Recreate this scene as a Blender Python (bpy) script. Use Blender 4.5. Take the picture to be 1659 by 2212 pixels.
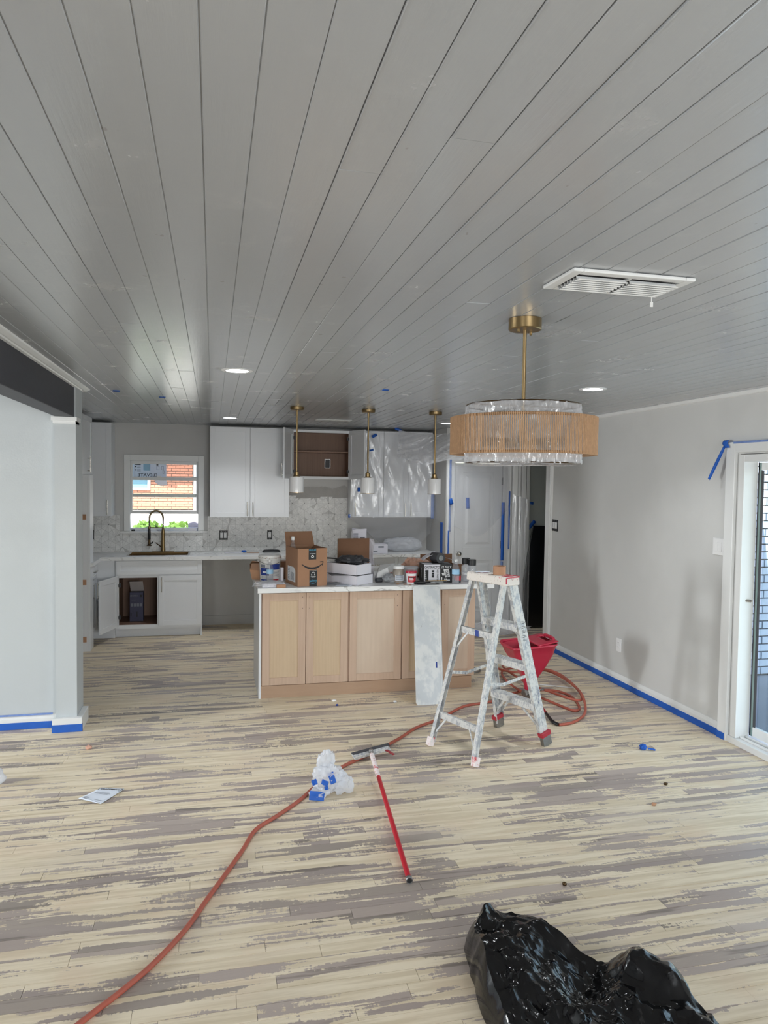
import bpy, bmesh, math, random
from math import sin, cos, pi, radians, sqrt
from mathutils import Vector, Matrix, noise, Euler
random.seed(7)
for _o in list(bpy.data.objects):
    bpy.data.objects.remove(_o, do_unlink=True)
SC = bpy.context.scene
COL = SC.collection

def lin(c):
    out = []
    for v in c:
        v = v / 255.0
        out.append(v / 12.92 if v <= 0.04045 else ((v + 0.055) / 1.055) ** 2.4)
    return tuple(out) + (1.0,)

# ---------------------------------------------------------------- camera, world, sun, daylight, exposure
cd = bpy.data.cameras.new('camera'); cam = bpy.data.objects.new('camera', cd); COL.objects.link(cam)
cd.sensor_fit = 'VERTICAL'; cd.sensor_height = 24.0; cd.sensor_width = 18.0
cd.lens = 24.0 * 1560.0 / 2212.0
cd.clip_start = 0.05; cd.clip_end = 200
cx = Vector((0.97298, -0.23007, 0.01369)).normalized()
cz = Vector((-0.23088, -0.97205, 0.04246)).normalized()
cy = cz.cross(cx).normalized(); cx = cy.cross(cz)
cam.matrix_world = Matrix(((cx.x, cy.x, cz.x, 0.0), (cx.y, cy.y, cz.y, 0.0), (cx.z, cy.z, cz.z, 1.82), (0, 0, 0, 1)))
SC.camera = cam

W = bpy.data.worlds.new('World'); SC.world = W; W.use_nodes = True
wn = W.node_tree.nodes; wl = W.node_tree.links
for n in list(wn): wn.remove(n)
wo = wn.new('ShaderNodeOutputWorld'); wb = wn.new('ShaderNodeBackground'); sky = wn.new('ShaderNodeTexSky')
sky.sky_type = 'NISHITA'; sky.sun_disc = False; sky.sun_elevation = radians(48); sky.sun_rotation = radians(180)
sky.air_density = 1.0; sky.dust_density = 1.5
wl.new(sky.outputs[0], wb.inputs[0]); wl.new(wb.outputs[0], wo.inputs[0])
wb.inputs[1].default_value = 0.40

def lamp(name, kind, loc, energy, color=(1, 1, 1), rot=None, size=1, size_y=None, look=None):
    l = bpy.data.lights.new(name, kind); o = bpy.data.objects.new(name, l); COL.objects.link(o)
    o.location = loc; l.energy = energy; l.color = color
    if kind == 'AREA':
        l.shape = 'RECTANGLE'; l.size = size; l.size_y = size_y or size
    if kind == 'SUN': l.angle = radians(0.6)
    if look is not None:
        o.rotation_euler = Vector(look).to_track_quat('-Z', 'Y').to_euler()
    return o
lamp('sun', 'SUN', (0, -20, 30), 13.0, (1.0, 0.95, 0.88), look=(0.12, 0.70, -0.72))
# daylight entering through the openings: two unseen windows behind the viewer (left one added), the side room's window, the glass door
lamp('daylight_window_back_right', 'AREA', (1.6, -2.42, 1.45), 138, (0.93, 0.97, 1.0), size=2.2, size_y=1.3, look=(0, 1, -0.5))
lamp('added_daylight_back_left', 'AREA', (-3.3, -2.42, 1.45), 85, (0.93, 0.97, 1.0), size=2.2, size_y=1.3, look=(0.15, 1, -0.5))  # unseen window light, added to brighten the side-room wall
lamp('daylight_window_side_room', 'AREA', (-5.92, 4.45, 1.35), 185, (0.93, 0.97, 1.0), size=0.55, size_y=1.1, look=(1, 0, -0.08))
lamp('daylight_glass_door', 'AREA', (3.9, 3.3, 1.05), 14, (0.85, 0.93, 1.0), size=1.7, size_y=1.9, look=(-1, 0, 0))

vs = SC.view_settings
vs.view_transform = 'Standard'; vs.look = 'None'; vs.gamma = 1.0; vs.exposure = 0.12
vs.use_curve_mapping = False
SC.cycles.max_bounces = 8; SC.cycles.transparent_max_bounces = 16
SC.cycles.diffuse_bounces = 5
try: SC.cycles.use_denoising = True
except Exception: pass

# ---------------------------------------------------------------- geometry helpers
class MB:
    """collects shapes for ONE mesh object"""
    def __init__(s): s.v = []; s.f = []; s.fm = []; s.m = 0; s.tone = None; s.ft = []
    def _add(s, vs_, fs_):
        b = len(s.v); s.v += [tuple(p) for p in vs_]
        for f in fs_:
            s.f.append(tuple(b + i for i in f)); s.fm.append(s.m); s.ft.append(s.tone if s.tone is not None else 0.5)
    def box(s, x0, x1, y0, y1, z0, z1, mat=None):
        v = [(x0, y0, z0), (x1, y0, z0), (x1, y1, z0), (x0, y1, z0), (x0, y0, z1), (x1, y0, z1), (x1, y1, z1), (x0, y1, z1)]
        if mat is not None: v = [mat @ Vector(p) for p in v]
        s._add(v, [(3, 2, 1, 0), (4, 5, 6, 7), (0, 1, 5, 4), (1, 2, 6, 5), (2, 3, 7, 6), (3, 0, 4, 7)])
        return s
    def bar(s, a, b, w, h, up=(0, 0, 1)):
        """rectangular bar from a to b, w across, h along up"""
        a = Vector(a); b = Vector(b); d = (b - a); L = d.length; d.normalize()
        side = d.cross(Vector(up)).normalized(); u = side.cross(d).normalized()
        v = []
        for p in (a, b):
            for (i, j) in ((-1, -1), (1, -1), (1, 1), (-1, 1)):
                v.append(p + side * (w / 2 * i) + u * (h / 2 * j))
        s._add(v, [(3, 2, 1, 0), (4, 5, 6, 7), (0, 1, 5, 4), (1, 2, 6, 5), (2, 3, 7, 6), (3, 0, 4, 7)])
        return s
    def tube(s, pts, r, n=10, cap=True, closed=False):
        pts = [Vector(p) for p in pts]; N = len(pts); v = []; fs = []
        prev = None
        for i, p in enumerate(pts):
            if closed: t = (pts[(i + 1) % N] - pts[i - 1])
            else: t = pts[min(i + 1, N - 1)] - pts[max(i - 1, 0)]
            if t.length < 1e-9: t = Vector((0, 0, 1))
            t.normalize()
            if prev is None:
                a = Vector((0, 0, 1)) if abs(t.z) < .9 else Vector((1, 0, 0))
                nrm = t.cross(a).normalized()
            else:
                nrm = (prev - t * prev.dot(t))
                nrm = nrm.normalized() if nrm.length > 1e-6 else t.orthogonal().normalized()
            prev = nrm; bi = t.cross(nrm)
            rr = r[i] if isinstance(r, (list, tuple)) else r
            for k in range(n):
                a = 2 * pi * k / n
                v.append(p + nrm * (rr * cos(a)) + bi * (rr * sin(a)))
        M = N if closed else N - 1
        for i in range(M):
            j = (i + 1) % N
            for k in range(n):
                k2 = (k + 1) % n
                fs.append((i * n + k, i * n + k2, j * n + k2, j * n + k))
        if cap and not closed:
            fs.append(tuple(range(n - 1, -1, -1))); fs.append(tuple((N - 1) * n + k for k in range(n)))
        s._add(v, fs); return s
    def lathe(s, prof, c=(0, 0, 0), n=24, cap0=True, cap1=True, axis=None, a0=0.0):
        """prof: list of (r, z) from the bottom up, around the vertical through c"""
        v = []; fs = []; N = len(prof)
        for (r, z) in prof:
            for k in range(n):
                a = 2 * pi * k / n + a0
                p = Vector((r * cos(a), r * sin(a), z))
                if axis is not None: p = axis @ p
                v.append(p + Vector(c))
        for i in range(N - 1):
            for k in range(n):
                k2 = (k + 1) % n
                fs.append((i * n + k, i * n + k2, (i + 1) * n + k2, (i + 1) * n + k))
        if cap0: fs.append(tuple(range(n - 1, -1, -1)))
        if cap1: fs.append(tuple((N - 1) * n + k for k in range(n)))
        s._add(v, fs); return s
    def grid(s, fn, nu, nv, closed_u=False):
        v = [fn(i / nu, j / nv) for j in range(nv + 1) for i in range(nu + (0 if closed_u else 1))]
        w = nu if closed_u else nu + 1; fs = []
        for j in range(nv):
            for i in range(nu):
                i2 = (i + 1) % w
                fs.append((j * w + i, j * w + i2, (j + 1) * w + i2, (j + 1) * w + i))
        s._add(v, fs); return s
    def prism(s, poly, d, fn):
        """poly in (a,b); extruded 0..d; fn(a,b,t)->point"""
        n = len(poly)
        v = [fn(a, b, 0) for a, b in poly] + [fn(a, b, d) for a, b in poly]
        fs = [tuple(range(n - 1, -1, -1)), tuple(range(n, 2 * n))]
        for i in range(n):
            j = (i + 1) % n; fs.append((i, j, n + j, n + i))
        s._add(v, fs); return s
    def xform(s, m):
        s.v = [tuple(m @ Vector(p)) for p in s.v]; return s

def rect_frame(mb, a0, a1, z0, z1, t0, t1, w, top=None, bottom=None, ax='x'):
    """four boards round an opening, butted without overlap; thickness t0..t1"""
    def bx(p, q, r, s_):
        if ax == 'x': mb.box(p, q, t0, t1, r, s_)
        else: mb.box(t0, t1, p, q, r, s_)
    tw = w if top is None else top; bw = w if bottom is None else bottom
    bx(a0, a0 + w, z0, z1); bx(a1 - w, a1, z0, z1)
    if tw: bx(a0 + w, a1 - w, z1 - tw, z1)
    if bw: bx(a0 + w, a1 - w, z0, z0 + bw)
    return mb

def origin_of(o):
    p = Vector((0, 0, 0))
    while o is not None:
        p += o.location; o = o.parent
    return p
def build(mb, name, mat, parent=None, world=True, loc=(0, 0, 0), rot=(0, 0, 0), smooth=None, bev=0, solid=0, tone=False, fixn=True):
    me = bpy.data.meshes.new(name)
    vv = mb.v
    if parent is not None and world:
        p = origin_of(parent); vv = [(a - p.x, b - p.y, c - p.z) for a, b, c in vv]
    me.from_pydata(vv, [], mb.f)
    mats = mat if isinstance(mat, (list, tuple)) else [mat]
    for m in mats: me.materials.append(m)
    me.polygons.foreach_set('material_index', mb.fm)
    if tone:
        at = me.attributes.new('tone', 'FLOAT', 'FACE'); at.data.foreach_set('value', mb.ft)
    me.update()
    if fixn:
        bm = bmesh.new(); bm.from_mesh(me); bmesh.ops.recalc_face_normals(bm, faces=bm.faces); bm.to_mesh(me); bm.free()
    if smooth is not None:
        me.polygons.foreach_set('use_smooth', [True] * len(me.polygons))
        if smooth < 179: me.set_sharp_from_angle(angle=radians(smooth))
    o = bpy.data.objects.new(name, me); COL.objects.link(o)
    if parent is not None: o.parent = parent
    o.location = loc; o.rotation_euler = rot
    if bev:
        md = o.modifiers.new('bevel', 'BEVEL'); md.width = bev; md.segments = 2; md.limit_method = 'ANGLE'; md.angle_limit = radians(40)
    if solid:
        md = o.modifiers.new('solid', 'SOLIDIFY'); md.thickness = solid; md.offset = 0
    return o
def tag(o, label, cat, group=None):
    o['label'] = label; o['category'] = cat
    if group: o['group'] = group
    return o
def thing(name, label, cat, loc=(0, 0, 0), rz=0.0, group=None):
    o = bpy.data.objects.new(name, None); COL.objects.link(o); o.empty_display_size = 0.05
    o.location = loc; o.rotation_euler = (0, 0, rz)
    return tag(o, label, cat, group)
def struct(mb, name, mat, **k):
    o = build(mb, name, mat, **k)
    if o.parent is None: o['kind'] = 'structure'
    return o
def copy_tree(o, parent=None):
    c = o.copy(); COL.objects.link(c); c.parent = parent
    for ch in [x for x in bpy.data.objects if x.parent == o]: copy_tree(ch, c)
    return c
def text_mesh(txt, size, ext=0.0005, align='CENTER', shear=0.0, cw=1.0):
    """letters as a mesh in the XY plane, centred at the origin"""
    cu = bpy.data.curves.new('t', 'FONT'); cu.body = txt; cu.size = size; cu.extrude = ext; cu.align_x = align; cu.align_y = 'CENTER'
    cu.shear = shear; cu.resolution_u = 3; cu.offset = size * 0.012
    o = bpy.data.objects.new('t', cu); COL.objects.link(o)
    dg = bpy.context.evaluated_depsgraph_get()
    me = bpy.data.meshes.new_from_object(o.evaluated_get(dg))
    v = [tuple((p.co.x * cw, p.co.y, p.co.z)) for p in me.vertices]; f = [tuple(p.vertices) for p in me.polygons]
    bpy.data.objects.remove(o, do_unlink=True); bpy.data.curves.remove(cu); bpy.data.meshes.remove(me)
    return v, f
def put_text(mb, txt, size, m, cw=1.0, shear=0.0, ext=0.0004):
    v, f = text_mesh(txt, size, ext, shear=shear, cw=cw)
    mb._add([m @ Vector(p) for p in v], f)
def frame(o, ex, ey):
    """matrix with local x -> ex, y -> ey, z -> ex x ey, origin o"""
    ex = Vector(ex).normalized(); ey = Vector(ey).normalized(); ez = ex.cross(ey)
    return Matrix(((ex.x, ey.x, ez.x, o[0]), (ex.y, ey.y, ez.y, o[1]), (ex.z, ey.z, ez.z, o[2]), (0, 0, 0, 1)))
def ridged(p, oct=4, lac=2.1):
    a = 1.0; s = 0.0; t = 0.0; p = Vector(p)
    for _ in range(oct):
        s += a * (1 - abs(noise.noise(p))) ** 2; t += a; a *= 0.5; p = p * lac + Vector((3.1, 1.7, 2.3))
    return s / t
def catmull(P, n=8):
    P = [Vector(p) for p in P]; out = []
    for i in range(len(P) - 1):
        p0 = P[max(i - 1, 0)]; p1 = P[i]; p2 = P[i + 1]; p3 = P[min(i + 2, len(P) - 1)]
        for k in range(n):
            t = k / n
            out.append(0.5 * ((2 * p1) + (p2 - p0) * t + (2 * p0 - 5 * p1 + 4 * p2 - p3) * t * t + (3 * p1 - p0 - 3 * p2 + p3) * t ** 3))
    out.append(P[-1]); return out

# ---------------------------------------------------------------- materials
class NT:
    def __init__(s, name):
        s.mat = bpy.data.materials.new(name); s.mat.use_nodes = True
        s.t = s.mat.node_tree; s.n = s.t.nodes
        for x in list(s.n): s.n.remove(x)
        s.out = s.n.new('ShaderNodeOutputMaterial')
        s.pos = None
    def new(s, typ, **k):
        n = s.n.new(typ)
        for a, b in k.items(): setattr(n, a, b)
        return n
    def link(s, a, b): s.t.links.new(a, b)
    def coords(s, world=False):
        if world: return s.new('ShaderNodeNewGeometry').outputs['Position']
        return s.new('ShaderNodeTexCoord').outputs['Object']
    def mapping(s, src, sc=(1, 1, 1), rot=(0, 0, 0), loc=(0, 0, 0)):
        m = s.new('ShaderNodeMapping'); m.inputs['Scale'].default_value = sc; m.inputs['Rotation'].default_value = rot; m.inputs['Location'].default_value = loc
        s.link(src, m.inputs['Vector']); return m.outputs[0]
    def noise(s, vec, scale=5, detail=4, rough=.5, dist=0.0):
        n = s.new('ShaderNodeTexNoise'); n.inputs['Scale'].default_value = scale; n.inputs['Detail'].default_value = detail
        n.inputs['Roughness'].default_value = rough; n.inputs['Distortion'].default_value = dist
        s.link(vec, n.inputs['Vector']); return n.outputs[0]
    def math(s, op, a, b=None, c=None, clamp=False):
        m = s.new('ShaderNodeMath', operation=op); m.use_clamp = clamp
        for i, x in enumerate((a, b, c)):
            if x is None: continue
            if isinstance(x, (int, float)): m.inputs[i].default_value = x
            else: s.link(x, m.inputs[i])
        return m.outputs[0]
    def step(s, x, lo, hi):
        m = s.new('ShaderNodeMapRange'); m.interpolation_type = 'SMOOTHSTEP'
        m.inputs['From Min'].default_value = lo; m.inputs['From Max'].default_value = hi
        s.link(x, m.inputs['Value']); return m.outputs[0]
    def mix(s, f, a, b, blend='MIX'):
        m = s.new('ShaderNodeMix', data_type='RGBA', blend_type=blend)
        for i, x in ((0, f), (6, a), (7, b)):
            if isinstance(x, (int, float)): m.inputs[i].default_value = x
            elif isinstance(x, tuple): m.inputs[i].default_value = x
            else: s.link(x, m.inputs[i])
        return m.outputs[2]
    def ramp(s, x, stops, const=False):
        r = s.new('ShaderNodeValToRGB'); e = r.color_ramp.elements
        if const: r.color_ramp.interpolation = 'CONSTANT'
        while len(e) > 1: e.remove(e[-1])
        e[0].position = stops[0][0]; e[0].color = stops[0][1]
        for p, c in stops[1:]:
            q = e.new(p); q.color = c
        s.link(x, r.inputs[0]); return r.outputs[0]
    def bump(s, h, strength=.2, dist=.01, normal=None):
        b = s.new('ShaderNodeBump'); b.inputs['Strength'].default_value = strength; b.inputs['Distance'].default_value = dist
        s.link(h, b.inputs['Height'])
        if normal is not None: s.link(normal, b.inputs['Normal'])
        return b.outputs[0]
    def bsdf(s, color=None, rough=.5, metal=0.0, normal=None, spec=.5, emit=None, estr=0, **k):
        b = s.new('ShaderNodeBsdfPrincipled')
        if color is not None:
            if isinstance(color, tuple): b.inputs['Base Color'].default_value = color
            else: s.link(color, b.inputs['Base Color'])
        for nm, x in (('Roughness', rough), ('Metallic', metal), ('Specular IOR Level', spec)):
            if isinstance(x, (int, float)): b.inputs[nm].default_value = x
            else: s.link(x, b.inputs[nm])
        if normal is not None: s.link(normal, b.inputs['Normal'])
        if emit is not None:
            b.inputs['Emission Color'].default_value = emit; b.inputs['Emission Strength'].default_value = estr
        for a, x in k.items():
            b.inputs[a].default_value = x
        return b.outputs[0]
    def done(s, sh): s.link(sh, s.out.inputs['Surface']); return s.mat

def plain(name, rgb, rough=.5, metal=0.0, var=.06, vscale=6, bscale=0, bstr=.1, spec=.5, stretch=(1, 1, 1)):
    t = NT(name); c = lin(rgb); co = t.mapping(t.coords(), stretch)
    col = c
    if var:
        nz = t.noise(co, vscale, 4, .6)
        d = tuple(max(0, x * (1 - var * 1.6)) for x in c[:3]) + (1,); u = tuple(min(1, x * (1 + var)) for x in c[:3]) + (1,)
        col = t.mix(nz, d, u)
    nrm = t.bump(t.noise(co, bscale, 3, .6), bstr, .004) if bscale else None
    return t.done(t.bsdf(col, rough, metal, nrm, spec))

def wall_paint(name, rgb, rough=.55, tex=.25):
    t = NT(name); p = t.coords(True); c = lin(rgb)
    n = t.noise(p, .9, 4, .55)
    col = t.mix(t.step(n, .4, .62), tuple(x * .95 for x in c[:3]) + (1,), tuple(x * 1.02 for x in c[:3]) + (1,))
    b = t.bump(t.noise(p, 90, 3, .6), tex, .002)
    return t.done(t.bsdf(col, rough, 0, b, .4))
def M_ceiling():
    t = NT('painted_ceiling_planks'); p = t.coords(True); c = lin((174, 177, 180))
    m = t.mapping(p, (9, 1.2, 1)); n = t.noise(m, 1.6, 4, .6); n2 = t.noise(p, 3.2, 5, .6)
    tn = t.new('ShaderNodeAttribute', attribute_name='tone').outputs['Fac']
    col = t.mix(n, tuple(x * .93 for x in c[:3]) + (1,), c)
    col = t.mix(t.math('MULTIPLY', tn, .3), col, lin((166, 168, 170)))
    patch = t.step(n2, .57, .70)
    col = t.mix(t.math('MULTIPLY', patch, .4), col, lin((181, 182, 184)))
    sp = t.step(t.noise(t.mapping(p, (14, 9, 1)), 1.3, 2, .5), .745, .77)
    col = t.mix(t.math('MULTIPLY', sp, .5), col, lin((140, 136, 130)))
    gr = t.noise(t.mapping(p, (70, 5, 1)), 1.5, 4, .65)
    h = t.math('ADD', t.math('MULTIPLY', gr, .45), t.math('MULTIPLY', n2, 1.0))
    rough = t.math('ADD', t.math('MULTIPLY', patch, .10), .20)
    return t.done(t.bsdf(col, rough, 0, t.bump(h, .16, .006), .7))
def M_floor():
    t = NT('hardwood_boards_with_sanded_filler'); p = t.coords(True)
    tn = t.new('ShaderNodeAttribute', attribute_name='tone').outputs['Fac']
    off = t.math('MULTIPLY', tn, 37.0)
    cmb = t.new('ShaderNodeCombineXYZ'); t.link(off, cmb.inputs[0])
    va = t.new('ShaderNodeVectorMath', operation='ADD'); t.link(p, va.inputs[0]); t.link(cmb.outputs[0], va.inputs[1]); pb = va.outputs[0]
    n1 = t.noise(t.mapping(p, (1.25, 17, 1)), 1.0, 5, .58, .35)          # long trowel streaks
    n1b = t.noise(t.mapping(pb, (1.7, 9, 1)), 1.0, 4, .6, .2)             # follows each board
    n2 = t.noise(t.mapping(p, (9, 120, 1)), 1.0, 4, .65)
    n3 = t.noise(t.mapping(p, (1.6, 2.2, 1)), 1.0, 3, .5)
    edge = t.noise(t.mapping(p, (60, 22, 1), (0, 0, .35)), 1.0, 3, .7)    # torn ends
    m = t.math('ADD', t.math('MULTIPLY', n1, .75), t.math('MULTIPLY', n1b, .55))
    m = t.math('ADD', m, t.math('MULTIPLY', t.math('SUBTRACT', n2, .5), .10))
    m = t.math('ADD', m, t.math('MULTIPLY', t.math('SUBTRACT', n3, .5), .30))
    m = t.math('ADD', m, t.math('MULTIPLY', t.math('SUBTRACT', edge, .5), .16))
    m = t.math('ADD', m, t.math('MULTIPLY', t.math('SUBTRACT', tn, .5), .12))
    mask = t.step(m, .606, .622)
    tone2 = t.math('FRACT', t.math('MULTIPLY', tn, 7.31))
    wood = t.ramp(tone2, [(0.0, lin((150, 140, 130))), (.25, lin((188, 174, 164))), (.5, lin((172, 158, 150))), (.72, lin((160, 148, 142))), (1.0, lin((196, 180, 168)))])
    dark = t.step(t.noise(t.mapping(pb, (1.1, 13, 1)), 1.0, 4, .6), .56, .66)
    wood = t.mix(t.math('MULTIPLY', dark, .8), wood, lin((112, 104, 96)))
    wood = t.mix(t.math('MULTIPLY', n2, .35), wood, lin((146, 132, 124)))
    f1 = t.noise(t.mapping(p, (2, 30, 1)), 1.0, 4, .6)
    fill = t.mix(t.step(f1, .38, .62), lin((211, 195, 167)), lin((230, 216, 191)))
    fill = t.mix(t.math('MULTIPLY', t.step(t.noise(p, 3, 3, .5), .5, .7), .5), fill, lin((218, 196, 170)))
    col = t.mix(mask, wood, fill)
    haze = t.step(t.noise(t.mapping(p, (1.1, 3.0, 1), loc=(4, 2, 0)), 1.0, 3, .5), .52, .72)   # sanding dust
    col = t.mix(t.math('MULTIPLY', haze, .35), col, lin((204, 192, 178)))
    rough = t.math('ADD', t.math('MULTIPLY', mask, .16), .42)
    b = t.bump(t.math('ADD', t.math('MULTIPLY', mask, .6), t.math('MULTIPLY', n2, .3)), .25, .002)
    return t.done(t.bsdf(col, rough, 0, b, .35))
def M_wood(name, a, b, sc=(7, 7, .7), rough=.5):
    t = NT(name); p = t.coords(); q = t.mapping(p, sc)
    n = t.noise(q, 2.2, 5, .6, 1.2); w = t.new('ShaderNodeTexWave'); w.inputs['Scale'].default_value = 1.3; w.inputs['Distortion'].default_value = 7; w.inputs['Detail'].default_value = 3; w.inputs['Detail Scale'].default_value = .8
    t.link(q, w.inputs['Vector'])
    x = t.math('ADD', t.math('MULTIPLY', n, .86), t.math('MULTIPLY', w.outputs['Fac'], .14))
    col = t.mix(x, lin(a), lin(b))
    return t.done(t.bsdf(col, rough, 0, t.bump(x, .06, .002), .4))
def M_marble(name, base=(226, 226, 224), vein=(150, 150, 150), scale=2.2, rough=.25):
    t = NT(name); p = t.coords(True)
    d = t.noise(t.mapping(p, (1, 1.4, 1.4), (0, 0, .6)), scale, 6, .6, 1.6)
    v = t.math('ABSOLUTE', t.math('SUBTRACT', d, .5)); v = t.step(v, .0, .045)
    k = t.step(t.noise(p, 1.3, 3, .5), .42, .62)
    f = t.math('MULTIPLY', t.math('SUBTRACT', 1.0, v), k)
    col = t.mix(t.math('MULTIPLY', f, .8), lin(base), lin(vein))
    cl = t.step(t.noise(p, 2.5, 4, .5), .5, .75); col = t.mix(t.math('MULTIPLY', cl, .25), col, lin((205, 205, 206)))
    return t.done(t.bsdf(col, rough, 0, None, .5))
def M_tile():
    t = NT('marble_mosaic_tile'); p = t.coords(True)
    tn = t.new('ShaderNodeAttribute', attribute_name='tone').outputs['Fac']
    col = t.ramp(tn, [(0, lin((176, 174, 172))), (.3, lin((208, 207, 205))), (.6, lin((222, 222, 220))), (1.0, lin((232, 231, 229)))])
    d = t.noise(p, 9, 5, .6, 1.2); v = t.step(t.math('ABSOLUTE', t.math('SUBTRACT', d, .5)), 0, .05)
    col = t.mix(t.math('MULTIPLY', t.math('SUBTRACT', 1.0, v), .18), col, lin((150, 150, 152)))
    return t.done(t.bsdf(col, .32, 0, None, .5))
def M_film(name, dens=.22, tint=(240, 242, 245), rough=.16, crink=30, bstr=.5, streak=.5, vein=5, gmax=.20):
    """clear polythene: mostly see-through, a little milky, with a glossy crinkled face"""
    t = NT(name); p = t.coords()
    q = t.mapping(p, (1, 1, .38), (0, .45, 0))
    n = t.noise(q, crink, 3, .55, .6)
    n2 = t.noise(t.mapping(p, (1, 1, .30), (0, -.35, 0)), vein, 3, .5, .7)
    b = t.bump(t.math('ADD', n, t.math('MULTIPLY', n2, 1.5)), bstr, .006)
    tr = t.new('ShaderNodeBsdfTransparent'); tr.inputs[0].default_value = (.97, .97, .98, 1)
    df = t.new('ShaderNodeBsdfDiffuse'); df.inputs[0].default_value = lin(tint); t.link(b, df.inputs['Normal'])
    tl = t.new('ShaderNodeBsdfTranslucent'); tl.inputs[0].default_value = lin(tint); t.link(b, tl.inputs['Normal'])
    mk = t.new('ShaderNodeMixShader'); mk.inputs[0].default_value = .4; t.link(df.outputs[0], mk.inputs[1]); t.link(tl.outputs[0], mk.inputs[2])
    m1 = t.new('ShaderNodeMixShader'); m1.inputs[0].default_value = dens; t.link(tr.outputs[0], m1.inputs[1]); t.link(mk.outputs[0], m1.inputs[2])
    gl = t.new('ShaderNodeBsdfGlossy'); gl.inputs['Roughness'].default_value = rough; t.link(b, gl.inputs['Normal'])
    fr = t.new('ShaderNodeFresnel'); fr.inputs[0].default_value = 1.5; t.link(b, fr.inputs['Normal'])
    rid = t.step(t.math('ABSOLUTE', t.math('SUBTRACT', n2, .5)), .03, .0)
    bf = t.new('ShaderNodeNewGeometry').outputs['Backfacing']
    fz = t.math('ADD', t.math('MULTIPLY', fr.outputs[0], t.math('SUBTRACT', 1.0, bf)), t.math('MULTIPLY', bf, .07))
    f = t.math('MINIMUM', t.math('ADD', t.math('MULTIPLY', fz, .7), t.math('MULTIPLY', rid, streak * .06)), gmax)
    mx = t.new('ShaderNodeMixShader'); t.link(f, mx.inputs[0]); t.link(m1.outputs[0], mx.inputs[1]); t.link(gl.outputs[0], mx.inputs[2])
    return t.done(mx.outputs[0])
def M_glass(name, tint=(.93, .97, .96), dens=.06):
    t = NT(name); tr = t.new('ShaderNodeBsdfTransparent'); tr.inputs[0].default_value = tint + (1,)
    gl = t.new('ShaderNodeBsdfGlossy'); gl.inputs['Roughness'].default_value = .02
    fr = t.new('ShaderNodeFresnel'); fr.inputs[0].default_value = 1.45
    bf = t.new('ShaderNodeNewGeometry').outputs['Backfacing']
    f = t.math('MULTIPLY', t.math('ADD', fr.outputs[0], dens, clamp=True), t.math('SUBTRACT', 1.0, bf))
    mx = t.new('ShaderNodeMixShader'); t.link(f, mx.inputs[0]); t.link(tr.outputs[0], mx.inputs[1]); t.link(gl.outputs[0], mx.inputs[2])
    return t.done(mx.outputs[0])
def M_speckle(name, base, spots, dark=(70, 66, 62), rough=.6, metal=0, cov=.5, sc=22, darkcov=.66):
    """paint-spattered surface: base showing through splashed paint, plus dark scuffs"""
    t = NT(name); p = t.coords(); q = t.mapping(p, (1, 1, .55))
    n = t.noise(q, sc, 5, .65); n2 = t.noise(p, sc * .23, 4, .6); n3 = t.noise(t.mapping(p, (1, 1, .35)), sc * 1.7, 3, .6)
    x = t.math('ADD', t.math('MULTIPLY', n, .6), t.math('MULTIPLY', n2, .4))
    col = t.mix(t.step(x, cov - .07, cov + .05), lin(base), lin(spots))
    col = t.mix(t.step(n3, darkcov, darkcov + .04), col, lin(dark))
    m = t.math('MULTIPLY', t.math('SUBTRACT', 1.0, t.step(x, cov - .03, cov + .03)), metal)
    return t.done(t.bsdf(col, rough, m, t.bump(n, .3, .002), .4))
def M_emit(name, rgb, s):
    t = NT(name); e = t.new('ShaderNodeEmission'); e.inputs[0].default_value = lin(rgb); e.inputs[1].default_value = s
    return t.done(e.outputs[0])

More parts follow.
